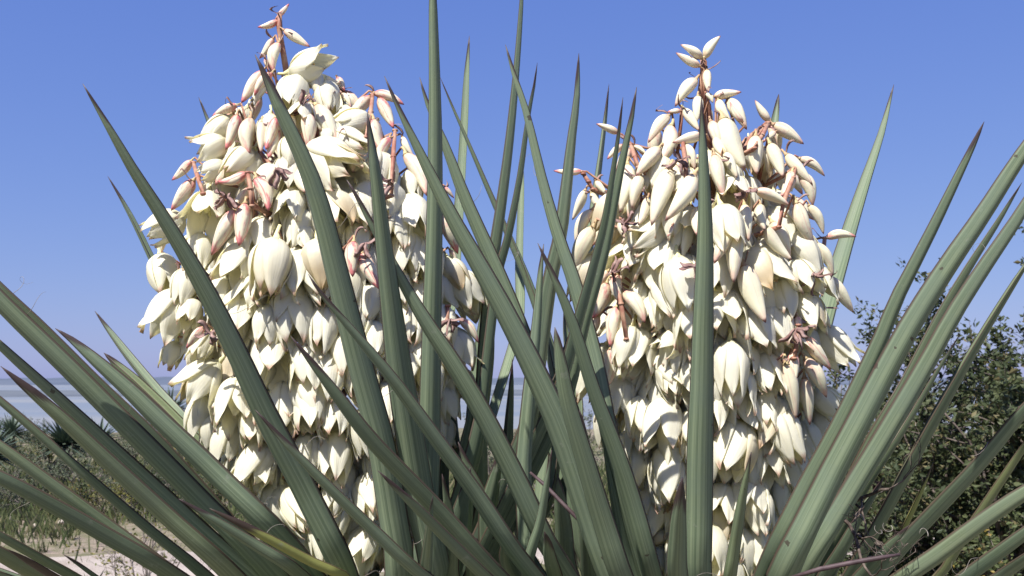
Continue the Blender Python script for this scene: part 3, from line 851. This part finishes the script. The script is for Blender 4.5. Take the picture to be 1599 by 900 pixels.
LF = [(452,113,526,104,.62,.1),(462,126,448,176,.05,1.2),(510,132,514,180,.1,.8),(358,183,318,224,.30),(354,220,298,247,.55),(576,190,512,200,.2),
 (520,212,574,238,.1),(566,228,548,272,.1),(505,248,560,294,.3),(596,242,588,306,.1),(640,268,650,316,.2),(352,256,308,278,.4),(392,234,350,280,.15),
 (326,304,317,368,.72,.9),(288,338,222,374,.5),(312,368,298,428,.2),(406,342,411,417,.34,.6),(426,260,412,318,.1),(388,384,350,452,.42),
 (456,244,450,305,.2),(486,234,562,292,.35),(482,240,506,305,.2),(462,298,444,360,.40),(510,308,547,378,.5),(572,288,584,350,.15),(606,288,600,355,.08),
 (456,388,468,446,.3),(472,348,477,404,.3),(636,308,652,388,.35),(636,364,632,436,.3),(698,402,726,460,.35),(708,424,752,490,.3),(578,446,568,506,.1),
 (709,513,723,590,.60),(716,574,735,624,.2),(690,598,706,660,.3),(694,652,700,706,.2),(644,538,652,614,.3),(286,452,244,538,.62),(302,468,288,515,.3),
 (326,523,298,565,.35),(341,566,288,630,.78),(426,424,424,478,.12,1.5),(378,455,376,545,.34),(346,438,344,505,.3),(276,533,258,580,.3),
 (470,398,487,484,.3),(450,458,466,543,.2),(427,515,432,608,.32),(506,478,496,554,.1),(516,548,504,628,.2),(531,522,542,590,.1),(580,503,586,566,.2),
 (448,598,440,684,.3),(478,588,486,670,.3),(495,412,506,484,.2),(371,596,361,674,.5),(322,616,304,692,.3),(361,656,352,734,.36),(407,702,405,775,.55),
 (382,715,374,775,.3),(426,752,425,835,.25),(450,765,474,828,.2),(440,606,446,680,.3),(482,596,482,680,.2),(522,618,521,690,.4),(526,676,518,760,.3),
 (532,742,514,806,.2),(572,748,577,808,.02,1.1),(577,820,556,888,.55),(440,756,436,835,.2),(462,776,482,840,.15),(250,400,262,460,.2),(612,420,622,490,.2),
 (655,440,660,510,.2),(560,560,566,630,.2),(600,600,606,670,.2),(410,560,400,620,.2),(300,420,275,480,.2),(540,420,536,490,.2),(590,700,590,770,.2),(640,660,642,725,.2),
 (700,520,690,590,.3),(560,470,548,540,.25),(335,640,322,705,.3),(395,640,392,700,.25),(470,690,466,760,.2),(668,560,672,630,.2),(682,478,692,548,.3),(724,440,738,508,.3),(660,378,668,450,.25),(700,556,712,628,.3),(650,610,655,680,.25),(676,640,682,705,.2),(612,330,616,400,.2),(560,350,556,410,.2),(640,470,644,545,.2)]
RB = [(1097,92,1063,69,.35,1.1),(1093,104,1055,83,.5,1.05),(1100,91,1125,56,.3,1.1),(1104,109,1106,145,.4,1.2),(1087,124,1054,167,.4,1.15),(1063,173,1042,175,.9,1.2),
 (1115,151,1158,144,.6,1.05),(1103,146,1113,161,.2,1.3),(1121,156,1141,190,.2,1.2),(1160,191,1139,160,.7,1.0),(1068,170,1092,205,.3,1.1),(1090,150,1088,192,.1,1.1),
 (1128,186,1163,264,.05,1.35),(1110,189,1126,234,.6,1.1),(1201,190,1178,157,.35,1.1),(1207,194,1256,224,.5,1.1),(1180,212,1180,273,.35,1.1),(1202,224,1223,277,.35,1.15),
 (1211,206,1192,221,.7,1.2),(1048,196,1027,257,.55,1.1),(1096,212,1050,222,.5,1.15),(1070,226,1085,265,.3,1.1),(1115,242,1128,306,.5,1.0),(1132,238,1152,278,.2,1.1),
 (966,208,931,193,.6,1.05),(973,226,948,249,.8,1.1),(990,228,1009,241,.3),(909,268,864,267,.9,.8),(930,283,947,304,.4,1.2),(923,301,941,330,.3,1.1),
 (914,297,894,344,.2,1.1),(925,327,897,383,.35,1.0),(926,354,895,431,.3,1.0),(1029,231,993,276,.35,1.1),(1000,274,987,326,.25,1.1),(980,257,970,332,.15,1.05),
 (1046,264,1017,352,.2,1.05),(1084,274,1041,345,.3,1.1),(1011,309,996,352,.3,1.1),(968,344,976,372,.4),(1248,247,1289,274,.5,1.1),(1237,268,1219,308,.7,1.15),
 (1250,269,1269,322,.5,1.1),(1180,297,1233,321,.5,1.0),(1162,319,1169,377,.4,1.1),(1187,319,1195,360,.3,1.25),(1243,316,1270,386,.5,1.0),(1263,320,1286,366,.25,1.0),
 (1290,371,1337,368,.8,1.1),(1195,354,1235,407,.25,1.15),(1139,352,1115,412,.45,1.05),(1148,364,1145,441,.35,1.1),(1161,414,1196,504,.3,1.05),(1272,379,1301,431,.3),
 (1293,432,1334,488,.3,1.0),(950,423,913,460,.6,1.1),(948,441,925,498,.9,1.1),(962,429,971,477,.85,1.1),(975,454,1007,505,.6,1.1),(963,479,951,542,.8,1.15),
 (935,494,904,545,.5,1.0),(955,544,943,611,.7,1.1),(1245,494,1250,526,.9,1.25),(1238,549,1241,599,1.0,1.15),(1258,527,1297,578,.7,1.1),(1257,559,1291,621,.5,1.05),
 (1227,567,1244,654,.35,1.0),(1256,589,1265,664,.55,.95),(1283,482,1297,513,.3,1.1),(1050,352,1042,370,.8)]
RF = [(1046,350,980,384,.3),(1078,328,1072,388,.75,.8),(988,383,968,434,.55),(1142,276,1146,332,.70,.9),(1166,394,1228,472,.38),(1236,408,1267,468,.45),
 (1262,412,1288,482,.4),(1186,378,1218,430,.2),(1240,362,1277,434,.15),(1112,398,1118,474,.2),(924,398,892,472,.15),(1002,438,990,486,.2),(1002,386,984,440,.5),
 (1042,376,1024,448,.52),(1066,398,1060,465,.3),(1041,436,1046,514,.3),(1028,466,1003,522,.25),(998,512,995,600,.36,.6),(946,538,918,594,.3),(1072,518,1028,560,.4),
 (1034,556,1051,614,.4),(1088,432,1067,498,.3),(1126,452,1136,538,.55),(1200,476,1216,560,.30,.6),(1281,510,1327,580,.55),(1190,552,1206,620,.2),(1145,566,1151,650,.3),
 (1156,536,1164,600,.3),(1118,536,1126,590,.3),(1218,622,1180,703,.22,.6),(1226,648,1219,710,.2),(1270,608,1312,652,.5),(1286,606,1313,628,.4),(1284,636,1292,705,.4),
 (1254,656,1271,724,.3),(1157,660,1128,748,.25),(976,590,961,668,.40),(1040,566,1052,625,.3),(1037,620,1029,716,.45),(996,684,989,774,.28),(1046,696,1046,794,.25),
 (1196,690,1204,760,.38),(1230,696,1247,774,.4),(1166,740,1173,828,.40),(1131,756,1121,834,.3),(1214,746,1223,806,.2),(1040,798,1006,828,.15,.9),(1048,828,1008,852,.2,.9),
 (1042,848,1030,905,.2),(1118,838,1126,892,.02),(1165,826,1192,894,.2),(1022,262,1016,306,.1),(960,590,950,660,.2),(1085,560,1080,640,.3),(1088,640,1082,720,.3),
 (930,560,912,630,.25),(1170,470,1176,540,.25),(1110,600,1116,680,.25),(1200,610,1190,680,.25),(1075,740,1070,810,.25),(1205,800,1208,860,.2),(1085,800,1080,870,.2),
 (950,630,945,700,.2),(1005,620,996,690,.25),(1250,720,1240,790,.2),(1060,340,1050,400,.2),(1110,330,1112,396,.15),(1000,350,985,400,.1),(1215,440,1222,505,.2),(1255,460,1268,530,.25),
 (1150,820,1146,885,.2),(1090,480,1088,555,.25)]
for a in LB: put('L', 'b', a)
for a in LF: put('L', 'f', a)
for a in RB: put('R', 'b', a)
for a in RF: put('R', 'f', a)
# blooms inside and round the back of each head
for pl, (ya, yb) in (('L', (190, 880)), ('R', (255, 890))):
    for i in range(170):
        t = (i + .5) / 170
        y = lerp(ya, yb, t)
        ang = i * 2.39996
        R_ = interp(HEAD[pl]['r'], y)
        front = math.cos(ang) > 0.15
        k = (rng.uniform(0.50, 0.80) if front else 0.80) * rng.uniform(0.85, 1.1)
        c = interp(HEAD[pl]['c'], y)
        s = CORE_D / F
        x = c + math.sin(ang) * R_ * k * (0.8 if not front else 1)
        d = CORE_D - math.cos(ang) * interp(HEAD[pl]['rd'], y) * k * s
        b = P(x, y - 25 + rng.uniform(-22, 22), d)
        L_ = rng.uniform(66, 92) * s * (0.7 if t < 0.12 else 1)
        out = Vector((math.sin(ang), -math.cos(ang), 0))
        tip = b + (out * rng.uniform(0.12, 0.5) + Vector((rng.uniform(-.15, .15), 0, -1))).normalized() * L_
        HEADITEMS[pl].append(('g', b, tip, rng.choice([.1, .2, .2, .3, .4, .55]), 0, 1.0))

for pl, (ya, yb) in (('L', (120, 330)), ('R', (165, 400))):
    for i in range(26):
        y = lerp(ya, yb, ((i + .5) / 26) ** 0.8)
        ang = i * 2.39996 + 0.7
        R_, c = interp(HEAD[pl]['r'], y), interp(HEAD[pl]['c'], y)
        k = rng.uniform(0.62, 0.86)
        s = CORE_D / F
        b = P(c + math.sin(ang) * R_ * k, y - 20, CORE_D - math.cos(ang) * R_ * k * s)
        out = Vector((math.sin(ang), -math.cos(ang), 0))
        tip = b + (out * rng.uniform(0.2, 0.8) + Vector((rng.uniform(-.3, .3), 0, -1))).normalized() * rng.uniform(44, 66) * s
        HEADITEMS[pl].append(('b', b, tip, rng.uniform(.2, .8), 0, rng.uniform(1.0, 1.2)))

r5 = random.Random(55)
for pl in 'LR':
    org = PLANT[pl]
    items = HEADITEMS[pl]
    ax = lambda z: None
    # main stalk
    tops = {'L': [(437,22),(436,45),(441,75),(446,105),(455,150),(478,230),(487,350),(489,500),(498,700),(545,900),(548,985)],
            'R': [(1098,92),(1098,112),(1095,140),(1104,165),(1106,200),(1105,300),(1108,500),(1112,700),(1118,985)]}[pl]
    mb = MB()
    tp = [P(x, y, CORE_D - (0.015 if y < 200 else 0)) for (x, y) in tops]
    rad = [interp([(0, 0.0026), (120, 0.0042), (220, 0.007), (500, 0.012), (985, 0.017)], y) for (x, y) in tops]
    mb.tube(tp, rad, 10)
    mb.build('flower_stalk', M['stalk'], org)
    def axis_pt(z):
        for a, b in zip(tp, tp[1:]):
            if b.z <= z <= a.z: return a.lerp(b, (a.z - z) / (a.z - b.z))
        return tp[0] if z > tp[0].z else tp[-1]
    # side branches: cluster the blooms by height and bearing, one branch for each cluster
    cl = {}
    for it in items:
        b = it[1]
        p = axis_pt(b.z)
        ang = math.atan2(b.x - p.x, p.y - b.y)
        rad_ = math.hypot(b.x - p.x, b.y - p.y)
        zi = int((b.z) / 0.062)
        nseg = 1 if rad_ < 0.03 else 7
        cl.setdefault((zi, int((ang + math.pi) / (2 * math.pi) * nseg)), []).append(it)
    for key, its in cl.items():
        cen = sum((i[1] for i in its), Vector()) / len(its)
        low = axis_pt(cen.z - 0.10)
        rim = low.lerp(cen, 0.72); rim.z = min(i[1].z for i in its) - 0.012
        mb = MB()
        midp = low.lerp(rim, 0.5) - Vector((0, 0, 0.012))
        mb.tube([low, midp, rim], [0.0040, 0.0034, 0.0024], 6)
        for it in its:
            b, t = it[1], it[2]
            L_ = (t - b).length
            e = b - (t - b).normalized() * 0.16 * L_
            mid = rim.lerp(e, 0.62) - Vector((0, 0, 0.002))
            mb.tube([rim, mid, e, b], [0.0021, 0.0017, 0.0014, 0.0016], 5)
        mb.build('branch', M['stalk'], org)
    # the blooms
    fl = sorted([i for i in items if i[0] == 'f'], key=lambda i: -i[4])
    withp = set(id(i) for i in fl[:49])
    for it in items:
        kind, b, t, val, L_, fat = it
        if kind == 'b':
            o = link('bud', r5.choice(BUDS), org)
            inv = o.matrix_parent_inverse.copy()
            o.matrix_basis = aim(b, t, r5.uniform(0, 6.28), fat * r5.uniform(0.92, 1.06))
            o.color = (val * (1.0 if pl == 'L' else 0.75), 0, 0, 1)
            continue
        cand = sorted(FLOWERS, key=lambda f: abs(f[0] - val))[:7]
        op, heart, petals, joined = r5.choice(cand)
        ft = r5.uniform(1.02, 1.26)
        if id(it) in withp:
            o = link('flower', heart, org)
            o.matrix_basis = aim(b, t, r5.uniform(0, 6.28), ft)
            for pm in petals:
                q = link('petal', pm, o)
                q.matrix_parent_inverse = Matrix.Identity(4)
        else:
            o = link('flower', joined, org)
            o.matrix_basis = aim(b, t, r5.uniform(0, 6.28), ft)
    # dried scraps of bract at the bud bases
    bb = [i for i in items if i[0] == 'b']
    for it in bb[::2] + bb[1:12:2]:
        b, t = it[1], it[2]
        L_ = r5.uniform(0.008, 0.019)
        d = Vector((r5.uniform(-1, 1), r5.uniform(-.9, .3), r5.uniform(-.3, 1))).normalized()
        sd = d.orthogonal().normalized(); up = d.cross(sd)
        mb = MB()
        vs, uv, fs = [], [], []
        cu = r5.uniform(2, 6)
        for j in range(8):
            q = j / 7
            p = b + d * L_ * math.sin(q * 1.7) + up * L_ * 0.35 * (1 - math.cos(q * cu)) + sd * L_ * 0.2 * math.sin(q * cu * 1.3)
            w = 0.0021 * math.sin(math.pi * (0.15 + 0.8 * q)) + 0.0002
            for (a1, a2) in ((-1, 0), (0, .22), (1, 0), (0, -.22)):
                vs.append(p + sd * w * a1 + up * w * a2); uv.append((.5, q))
        for j in range(7):
            for k in range(4): fs.append((j*4+k, j*4+(k+1) % 4, (j+1)*4+(k+1) % 4, (j+1)*4+k))
        mb.add(vs, fs, uv)
        mb.build('dry_bract', M['bract'], org)

for pl, spots in (('L', [(470,165),(432,262),(703,498),(570,380),(330,520),(352,308),(612,290)]), ('R', [(955,425),(1165,300),(1242,515),(975,350),(1270,430),(1060,250),(1085,415)])):
    for (x, y) in spots:
        c = P(x, y, head_depth(pl, x, y, 1.0) - 0.012)
        mb = MB()
        for k in range(6):
            d = Vector((r5.uniform(-1, 1), r5.uniform(-1, .4), r5.uniform(-1.2, .5))).normalized()
            sd = d.orthogonal().normalized(); up = d.cross(sd)
            L_ = r5.uniform(.012, .024); cu = r5.uniform(2, 5)
            vs, uv, fs = [], [], []
            for j in range(8):
                q = j / 7
                p = c + d * L_ * math.sin(q * 1.6) + up * L_ * .3 * (1 - math.cos(q * cu)) + sd * .0015 * math.sin(q * 9 + k)
                w = .0032 * math.sin(math.pi * (.12 + .85 * q)) + .0003
                for (a1, a2) in ((-1, .35), (0, .1), (1, .35), (0, -.15)):
                    vs.append(p + sd * w * a1 + up * w * a2); uv.append((.5, q))
            for j in range(7):
                for m_ in range(4): fs.append((j*4+m_, j*4+(m_+1) % 4, (j+1)*4+(m_+1) % 4, (j+1)*4+m_))
            mb.add(vs, fs, uv)
        mb.build('withered_flower', M['bract'], PLANT[pl])

# reddish branchlets that stand clear of the flowers
for pl, pts in (('L', [(617,204),(614,245),(611,306)]), ('L', [(302,254),(309,278),(317,303)]), ('L', [(387,270),(391,295),(394,322)]),
                ('L', [(582,148),(579,175),(572,215)]), ('L', [(699,478),(698,500),(704,520)]),
                ('R', [(985,226),(991,245),(997,262)]), ('R', [(911,272),(919,284),(926,296)]), ('R', [(1200,192),(1190,212),(1178,232)]),
                ('R', [(1244,252),(1238,278),(1224,315),(1216,355)]), ('R', [(1288,372),(1286,388),(1276,404)]), ('R', [(958,428),(970,475),(978,530)]),
                ('R', [(1247,508),(1245,530),(1240,560)]), ('R', [(1066,220),(1070,255),(1072,285)])):
    mb = MB()
    q = [P(x, y, head_depth(pl, x, y, 0.98)) for x, y in pts]
    q.append(q[-1].lerp(P(interp(HEAD[pl]['c'], pts[-1][1]), pts[-1][1] + 40, CORE_D), 0.6))
    mb.tube(q, [0.0024] + [0.0030] * (len(q) - 2) + [0.0034], 7)
    for i in range(len(q) - 1):
        mb.tube([q[i] + Vector((0, 0, -.001)), q[i] + Vector((0, 0, .0016))], [0.0040, 0.0034], 7)
    mb.build('branch', M['stalk'], PLANT[pl])

# ------------------------------------------------------------------ a bee on the left head
c = P(394, 160, head_depth('L', 394, 160, 1.0) - 0.030)
bee = empty('bee', c, 'small dark banded bee on the buds of the taller yucca flower cluster', 'bee')
mb = MB()
mb.tube([c + Vector((0, 0, z)) for z in (-.0068, -.0055, -.003, -.0005, .0005, .002, .0036, .0044, .0056, .0064)],
        [.0003, .0015, .0023, .0019, .0011, .0021, .0021, .0012, .0015, .0005], 10)
mb.build('body', M['bee'], bee)
for s in (-1, 1):
    mb = MB()
    a = c + Vector((s * .0012, -.0016, .002))
    mb.add([a, a + Vector((s * .003, -.0014, -.003)), a + Vector((s * .0034, -.0012, -.007)), a + Vector((s * .001, -.001, -.006)),
            a + Vector((0, .0003, 0)), a + Vector((s * .003, -.0011, -.003)), a + Vector((s * .0034, -.0009, -.007)), a + Vector((s * .001, -.0007, -.006))],
           [(0, 1, 2, 3), (7, 6, 5, 4), (0, 4, 5, 1), (1, 5, 6, 2), (2, 6, 7, 3), (3, 7, 4, 0)])
    mb.build('wing', M['wing'], bee)

# ------------------------------------------------------------------ dry twigs caught among the blades
def branching(mb, p, d, L_, r, depth, rg, curl=0.6, tips=None, spread_=0.7, n=5, kids=(2, 3), gravity=0.0, sides=5):
    pts, rad = [p.copy()], [r]
    q, dd = p.copy(), d.normalized()
    for i in range(n):
        dd = (dd + Vector((rg.uniform(-1, 1), rg.uniform(-1, 1), rg.uniform(-1, 1))) * curl * 0.35 + Vector((0, 0, gravity))).normalized()
        q = q + dd * (L_ / n)
        pts.append(q.copy()); rad.append(lerp(r, r * 0.55, (i + 1) / n))
    mb.tube(pts, rad, sides)
    if tips is not None: tips.append((pts, depth))
    if depth > 0:
        for k in range(rg.randint(*kids)):
            i = rg.randint(max(1, n // 2 - 1), n)
            nd = (dd + Vector((rg.uniform(-1, 1), rg.uniform(-1, 1), rg.uniform(-.7, 1))) * spread_).normalized()
            branching(mb, pts[i], nd, L_ * rg.uniform(0.5, 0.8), rad[i] * 0.7, depth - 1, rg, curl, tips, spread_, n, kids, gravity, sides)

r6 = random.Random(21)
for (label, sx, sy, d0, tx, ty, d1, L_, r0, dep) in (
      ('brittle dark twig with curled tips caught between the right yucca blades', 1300, 800, 1.16, 1430, 775, 1.14, 0.055, 0.0026, 3),
      ('dark tangled twig sagging below the curled one by the right yucca', 1310, 805, 1.14, 1400, 870, 1.12, 0.060, 0.0024, 3)):
    a, b = P(sx, sy, d0), P(tx, ty, d1)
    t = empty('dry_twig', a, label, 'twig')
    mb = MB(); tips = []
    branching(mb, a, b - a, L_ * 1.3, r0, dep, r6, 1.0, tips, 0.9, 6, (2, 3))
    mb.build('stem', M['twig'], t)
    for pts, dp in tips:
        if dp > 1 or r6.random() < 0.45: continue
        p = pts[-1]; mbf = MB()
        rr = r6.uniform(0.0025, 0.006); x = Vector((r6.uniform(-1, 1), r6.uniform(-.4, .4), r6.uniform(-1, 1))).normalized()
        y = x.orthogonal().normalized()
        sp = [p + (x * (1 - math.cos(k * .55)) + y * math.sin(k * .55)) * rr * (1 - k * .035) + x.cross(y) * k * .0006 for k in range(9)]
        mbf.tube(sp, [0.0005 * (1 - k / 12) for k in range(9)], 4)
        mbf.build('curled_fibre', M['twig'] if r6.random() < .5 else M['fibre'], t)
def stick(name, label, pts, r, mat):
    mb = MB()
    q = [P(*p) for p in pts]
    mb.tube(q, [r * .6] + [r] * (len(q) - 2) + [r * .5], 8)
    o = mb.build(name, mat)
    tag(o, label, 'stick')
    return o
stick('fallen_stick', 'smooth purple-brown stick lying across the base of the right yucca', [(1235,902,1.04),(1280,889,1.03),(1330,879,1.03),(1370,872,1.02),(1405,866,1.02)], 0.0024, M['purple'])
stick('fallen_stick', 'thin pale-striped brown stick slanting between the two yuccas', [(828,738,1.14),(850,757,1.13),(880,788,1.12),(900,808,1.11),(918,828,1.11)], 0.0022, M['purple'])

# ------------------------------------------------------------------ background plants
def leaf_quads(mb, pts, rg, per, size, aspect=0.45, jitter=0.02):
    for i in range(len(pts) - 1):
        for k in range(per):
            p = pts[i].lerp(pts[i + 1], rg.random()) + Vector((rg.uniform(-1, 1), rg.uniform(-1, 1), rg.uniform(-1, 1))) * jitter
            d = Vector((rg.uniform(-1, 1), rg.uniform(-1, 1), rg.uniform(-.6, 1))).normalized()
            s = d.orthogonal().normalized()
            s = (Matrix.Rotation(rg.uniform(0, 6.28), 3, d) @ s)
            n = d.cross(s)
            L_ = size * rg.uniform(.6, 1.3); w = L_ * aspect * .5
            mb.add([p, p + d * L_ * .5 + s * w + n * w * .3, p + d * L_, p + d * L_ * .5 - s * w + n * w * .3], [(0, 1, 2), (0, 2, 3)])

def shrub(name, label, cat, loc, h, spread_, stems, depth, rg, fol, bark, leaf, per, group=None, r0=0.02, kids=(2, 4), curl=.6, upness=1.0, min_d=1, parts=('stem', 'foliage'), jitter=.02, gravity=0.0):
    t = empty(name, loc, label, cat, group)
    mb, tips = MB(), []
    loc = Vector(loc)
    for k in range(stems):
        a = 2 * math.pi * (k + rg.uniform(-.3, .3)) / stems
        d = Vector((math.cos(a) * spread_ * rg.uniform(.3, 1), math.sin(a) * spread_ * rg.uniform(.3, 1), upness))
        branching(mb, loc + Vector((math.cos(a), math.sin(a), 0)) * 0.03 - Vector((0, 0, .04)), d, h * rg.uniform(.4, .6), r0, depth, rg, curl, tips, .8, 5, kids, gravity, 5)
    mb.build(parts[0], bark, t)
    if fol is not None:
        ml = MB()
        for pts, dp in tips:
            if dp <= min_d: leaf_quads(ml, pts, rg, per, leaf, .5, jitter)
        o = ml.build(parts[1], fol, t, smooth=False)
    return t

def at(px, dist):
    x = (px - 799.5) / F * dist
    return (x, dist, ground_h(x, dist))

r8 = random.Random(88)
# the thorny tree at the right
shrub('thorny_tree', 'dark small-leaved thorny tree with grey branches behind the right yucca', 'tree', at(1600, 5.4), 2.05, 0.62, 7, 4, r8,
      M['fol_tree'], M['bark'], 0.036, 8, None, 0.036, (3, 4), .65, 1.0, 2, ('trunk', 'crown'), .025)
shrub('thorny_tree', 'low spreading thorny tree with twigs open to the sky, nearest the right flower cluster', 'tree', at(1490, 6.0), 1.95, 0.80, 8, 4, r8,
      M['fol_tree'], M['bark'], 0.034, 6, None, 0.030, (3, 4), .7, 1.0, 2, ('trunk', 'crown'), .025)
for (px, dist, h, lab) in ((1420, 4.4, .80, 'yellow-green low shrub under the thorny tree, closest to the dry twigs'), (1560, 4.2, .95, 'yellow-green leafy shrub at the foot of the dark thorny tree'),
                           (1690, 4.8, 1.0, 'yellow-green shrub on the far side of the dark thorny tree')):
    shrub('low_shrub', lab, 'shrub', at(px, dist), h, 0.9, 7, 3, r8, M['fol_low'], M['twiggrey'], 0.022, 5, 'shrubs under the thorny tree', 0.012, (3, 4), .8)
# scrub on the lagoon side
for i, (px, dist, h, fol, per, lf) in enumerate([(150, 14, .8, 'fol_grey', 4, .03), (40, 13, .75, 'fol_grey', 4, .03), (230, 12.5, .85, 'fol_grey', 4, .03), (-60, 15, .9, 'fol_low', 4, .03),
        (90, 17, .9, 'fol_low', 3, .04), (200, 19, .9, 'fol_grey', 3, .04), (10, 21, .9, 'fol_grey', 3, .05), (290, 17, 1.0, 'fol_low', 3, .04), (330, 24, 1.4, 'fol_grey', 3, .05),
        (240, 27, 1.5, 'fol_low', 3, .05), (380, 15, .9, 'fol_grey', 3, .04), (780, 15, 1.2, 'fol_grey', 3, .04), (890, 18, 1.7, 'fol_grey', 3, .05), (840, 12, .7, 'fol_low', 3, .03),
        (1330, 22, 1.0, 'fol_grey', 3, .05), (1260, 26, 1.1, 'fol_low', 3, .05), (1380, 15, .9, 'fol_low', 3, .04), (120, 24, .8, 'fol_grey', 3, .05), (-20, 28, .9, 'fol_low', 3, .05), (60, 33, .9, 'fol_grey', 3, .06), (60, 12.2, .55, 'fol_grey', 5, .026), (130, 12.0, .5, 'fol_low', 5, .026), (195, 13.4, .7, 'fol_low', 5, .028), (0, 12.4, .6, 'fol_low', 5, .026), (270, 12.6, .7, 'fol_grey', 5, .028), (320, 13.0, .7, 'fol_low', 4, .03), (100, 14.6, .7, 'fol_grey', 5, .03)]):
    col = 'grey-green' if fol == 'fol_grey' else 'dull green'
    side = 'beyond the sandy path on the lagoon side' if px < 500 else ('in the gap between the two flowering yuccas' if px < 1000 else 'far behind the right flower cluster')
    shrub('scrub_bush', '%s twiggy scrub bush %s' % (col, side), 'bush', at(px, dist), h, 1.0, 7, 2, r8, M[fol], M['twiggrey'], lf, per, '%s scrub bushes %s' % (col, side), 0.012, (3, 4), .7)
# leafless twiggy bushes by the path, with yellow sprigs
for (px, dist, h, lab) in ((262, 5.6, .62, 'bare grey twiggy bush with yellow sprigs beside the sandy path'), (180, 9.9+2.2, .6, 'bare twiggy bush on the far edge of the sandy path')):
    shrub('twiggy_bush', lab, 'bush', at(px, dist), h, 1.1, 8, 3, r8, M['fol_yel'], M['twiggrey'], 0.026, 1, None, 0.008, (3, 4), .9, .8, 0)
shrub('twiggy_bush', 'leafy bush with upright yellow-green sprigs left of the taller yucca', 'bush', at(235, 7.6), 1.05, .7, 6, 3, r8, M['fol_yel'], M['twiggrey'], 0.03, 1, None, 0.009, (2, 3), .7, 1.1, 0)

def far_yucca(px, dist, h, r, n, label, seed):
    rg = random.Random(seed)
    x, y, z = at(px, dist)
    t = empty('far_yucca', (x, y, z), label, 'yucca', 'yuccas in the far scrub')
    mb = MB()
    mb.tube([(x, y, z - .05), (x + .02, y, z + h * .5), (x, y, z + h)], [.12, .10, .07], 8)
    mb.build('trunk', M['trunk'], t)
    ml = MB()
    c = Vector((x, y, z + h))
    for i in range(n):
        a = i * 2.39996
        el = math.asin(lerp(-.35, 1, (i + .5) / n))
        d = Vector((math.cos(a) * math.cos(el), math.sin(a) * math.cos(el), math.sin(el)))
        s = d.cross(Vector((0, 0, 1))); s = s.normalized() if s.length > .01 else Vector((1, 0, 0))
        n_ = d.cross(s)
        L_ = r * rg.uniform(.8, 1.1); w = .030
        m = c + d * L_ * .45; e = c + d * L_ - Vector((0, 0, .06 * r))
        ml.add([c - s * w * .7, c + s * w * .7, c + n_ * w * .5, m - s * w, m + s * w, m + n_ * w * .5, e],
               [(0, 3, 5, 2), (2, 5, 4, 1), (1, 4, 3, 0), (3, 6, 5), (5, 6, 4), (4, 6, 3)])
    ml.build('rosette', M['fol_yucca'], t, smooth=False)
far_yucca(108, 17, .55, .62, 130, 'far spiky yucca rosette in the scrub, largest of those before the lagoon', 1)
far_yucca(24, 25, .55, .60, 90, 'small far yucca rosette standing against the lagoon water', 2)
far_yucca(-12, 15, .50, .62, 110, 'far yucca rosette half hidden behind the big left blades', 3)
far_yucca(268, 23, 1.0, .65, 90, 'far yucca rosette glimpsed just left of the taller flower cluster', 4)
far_yucca(160, 21, .45, .55, 90, 'far yucca rosette low behind the largest far one', 5)

# grass and small stones
rg = random.Random(5)
mbl = MB()
for i in range(26000):
    dist = 4.5 + 34 * rg.random() ** 1.7 if i < 13000 else rg.uniform(10.6, 19)
    px = rg.uniform(-160, 1760)
    x = (px - 799.5) / F * dist
    y = dist
    if abs(y - path_mid(x)) < 0.75 and rg.random() < .97: continue
    if noise.noise(Vector((x * .9, y * .9, 2))) < -0.12: continue
    z = ground_h(x, y)
    for k in range(3):
        a = rg.uniform(0, 6.28); h = rg.uniform(.07, .24) * (1.3 if dist > 12 else 1)
        b = Vector((x + rg.uniform(-.05, .05), y + rg.uniform(-.05, .05), z - .01))
        s = Vector((math.cos(a), math.sin(a), 0)) * rg.uniform(.003, .006) * (1 + dist * .08)
        ln = Vector((rg.uniform(-1, 1), rg.uniform(-1, 1), 0)) * h * .5
        mbl.add([b - s, b + s, b + Vector((0, 0, h * .6)) + ln * .4, b + Vector((0, 0, h)) + ln], [(0, 1, 2), (0, 2, 3)])
g = mbl.build('grass', M['grass'], None, smooth=False)
tag(g, 'patchy dry green grass covering the ground around the sandy path', 'grass', None, 'stuff')
STONE = []
for v in range(3):
    import bmesh
    bm = bmesh.new(); bmesh.ops.create_icosphere(bm, subdivisions=2, radius=1)
    for w_ in bm.verts:
        w_.co *= 1 + .35 * noise.noise(w_.co * 1.3 + Vector((v * 7, 0, 0)))
        w_.co.z *= .62
    me = bpy.data.meshes.new('stone'); bm.to_mesh(me); bm.free()
    me.materials.append(M['stone']); STONE.append(me)
for i, (px, dist, s) in enumerate([(48, 12.6, .075), (25, 11.6, .05), (70, 11.2, .04), (110, 11.4, .05), (170, 11.0, .04), (205, 10.6, .05), (95, 8.2, .035), (140, 8.4, .03), (40, 7.9, .03), (185, 8.1, .04), (215, 9.0, .03), (15, 9.4, .025), (770, 8.2, .05), (785, 8.8, .04)]):
    x, y, z = at(px, dist)
    o = link('stone', STONE[i % 3]); o.location = (x, y, z + s * .25 + .03); o.scale = (s * 1.3, s, s); o.rotation_euler = (0, 0, i * 1.3)
    tag(o, 'pale pink-grey stone lying on the sandy path' if i else 'pale rounded stone on the far edge of the sandy path, bigger than the others', 'stone', 'stones by the path')
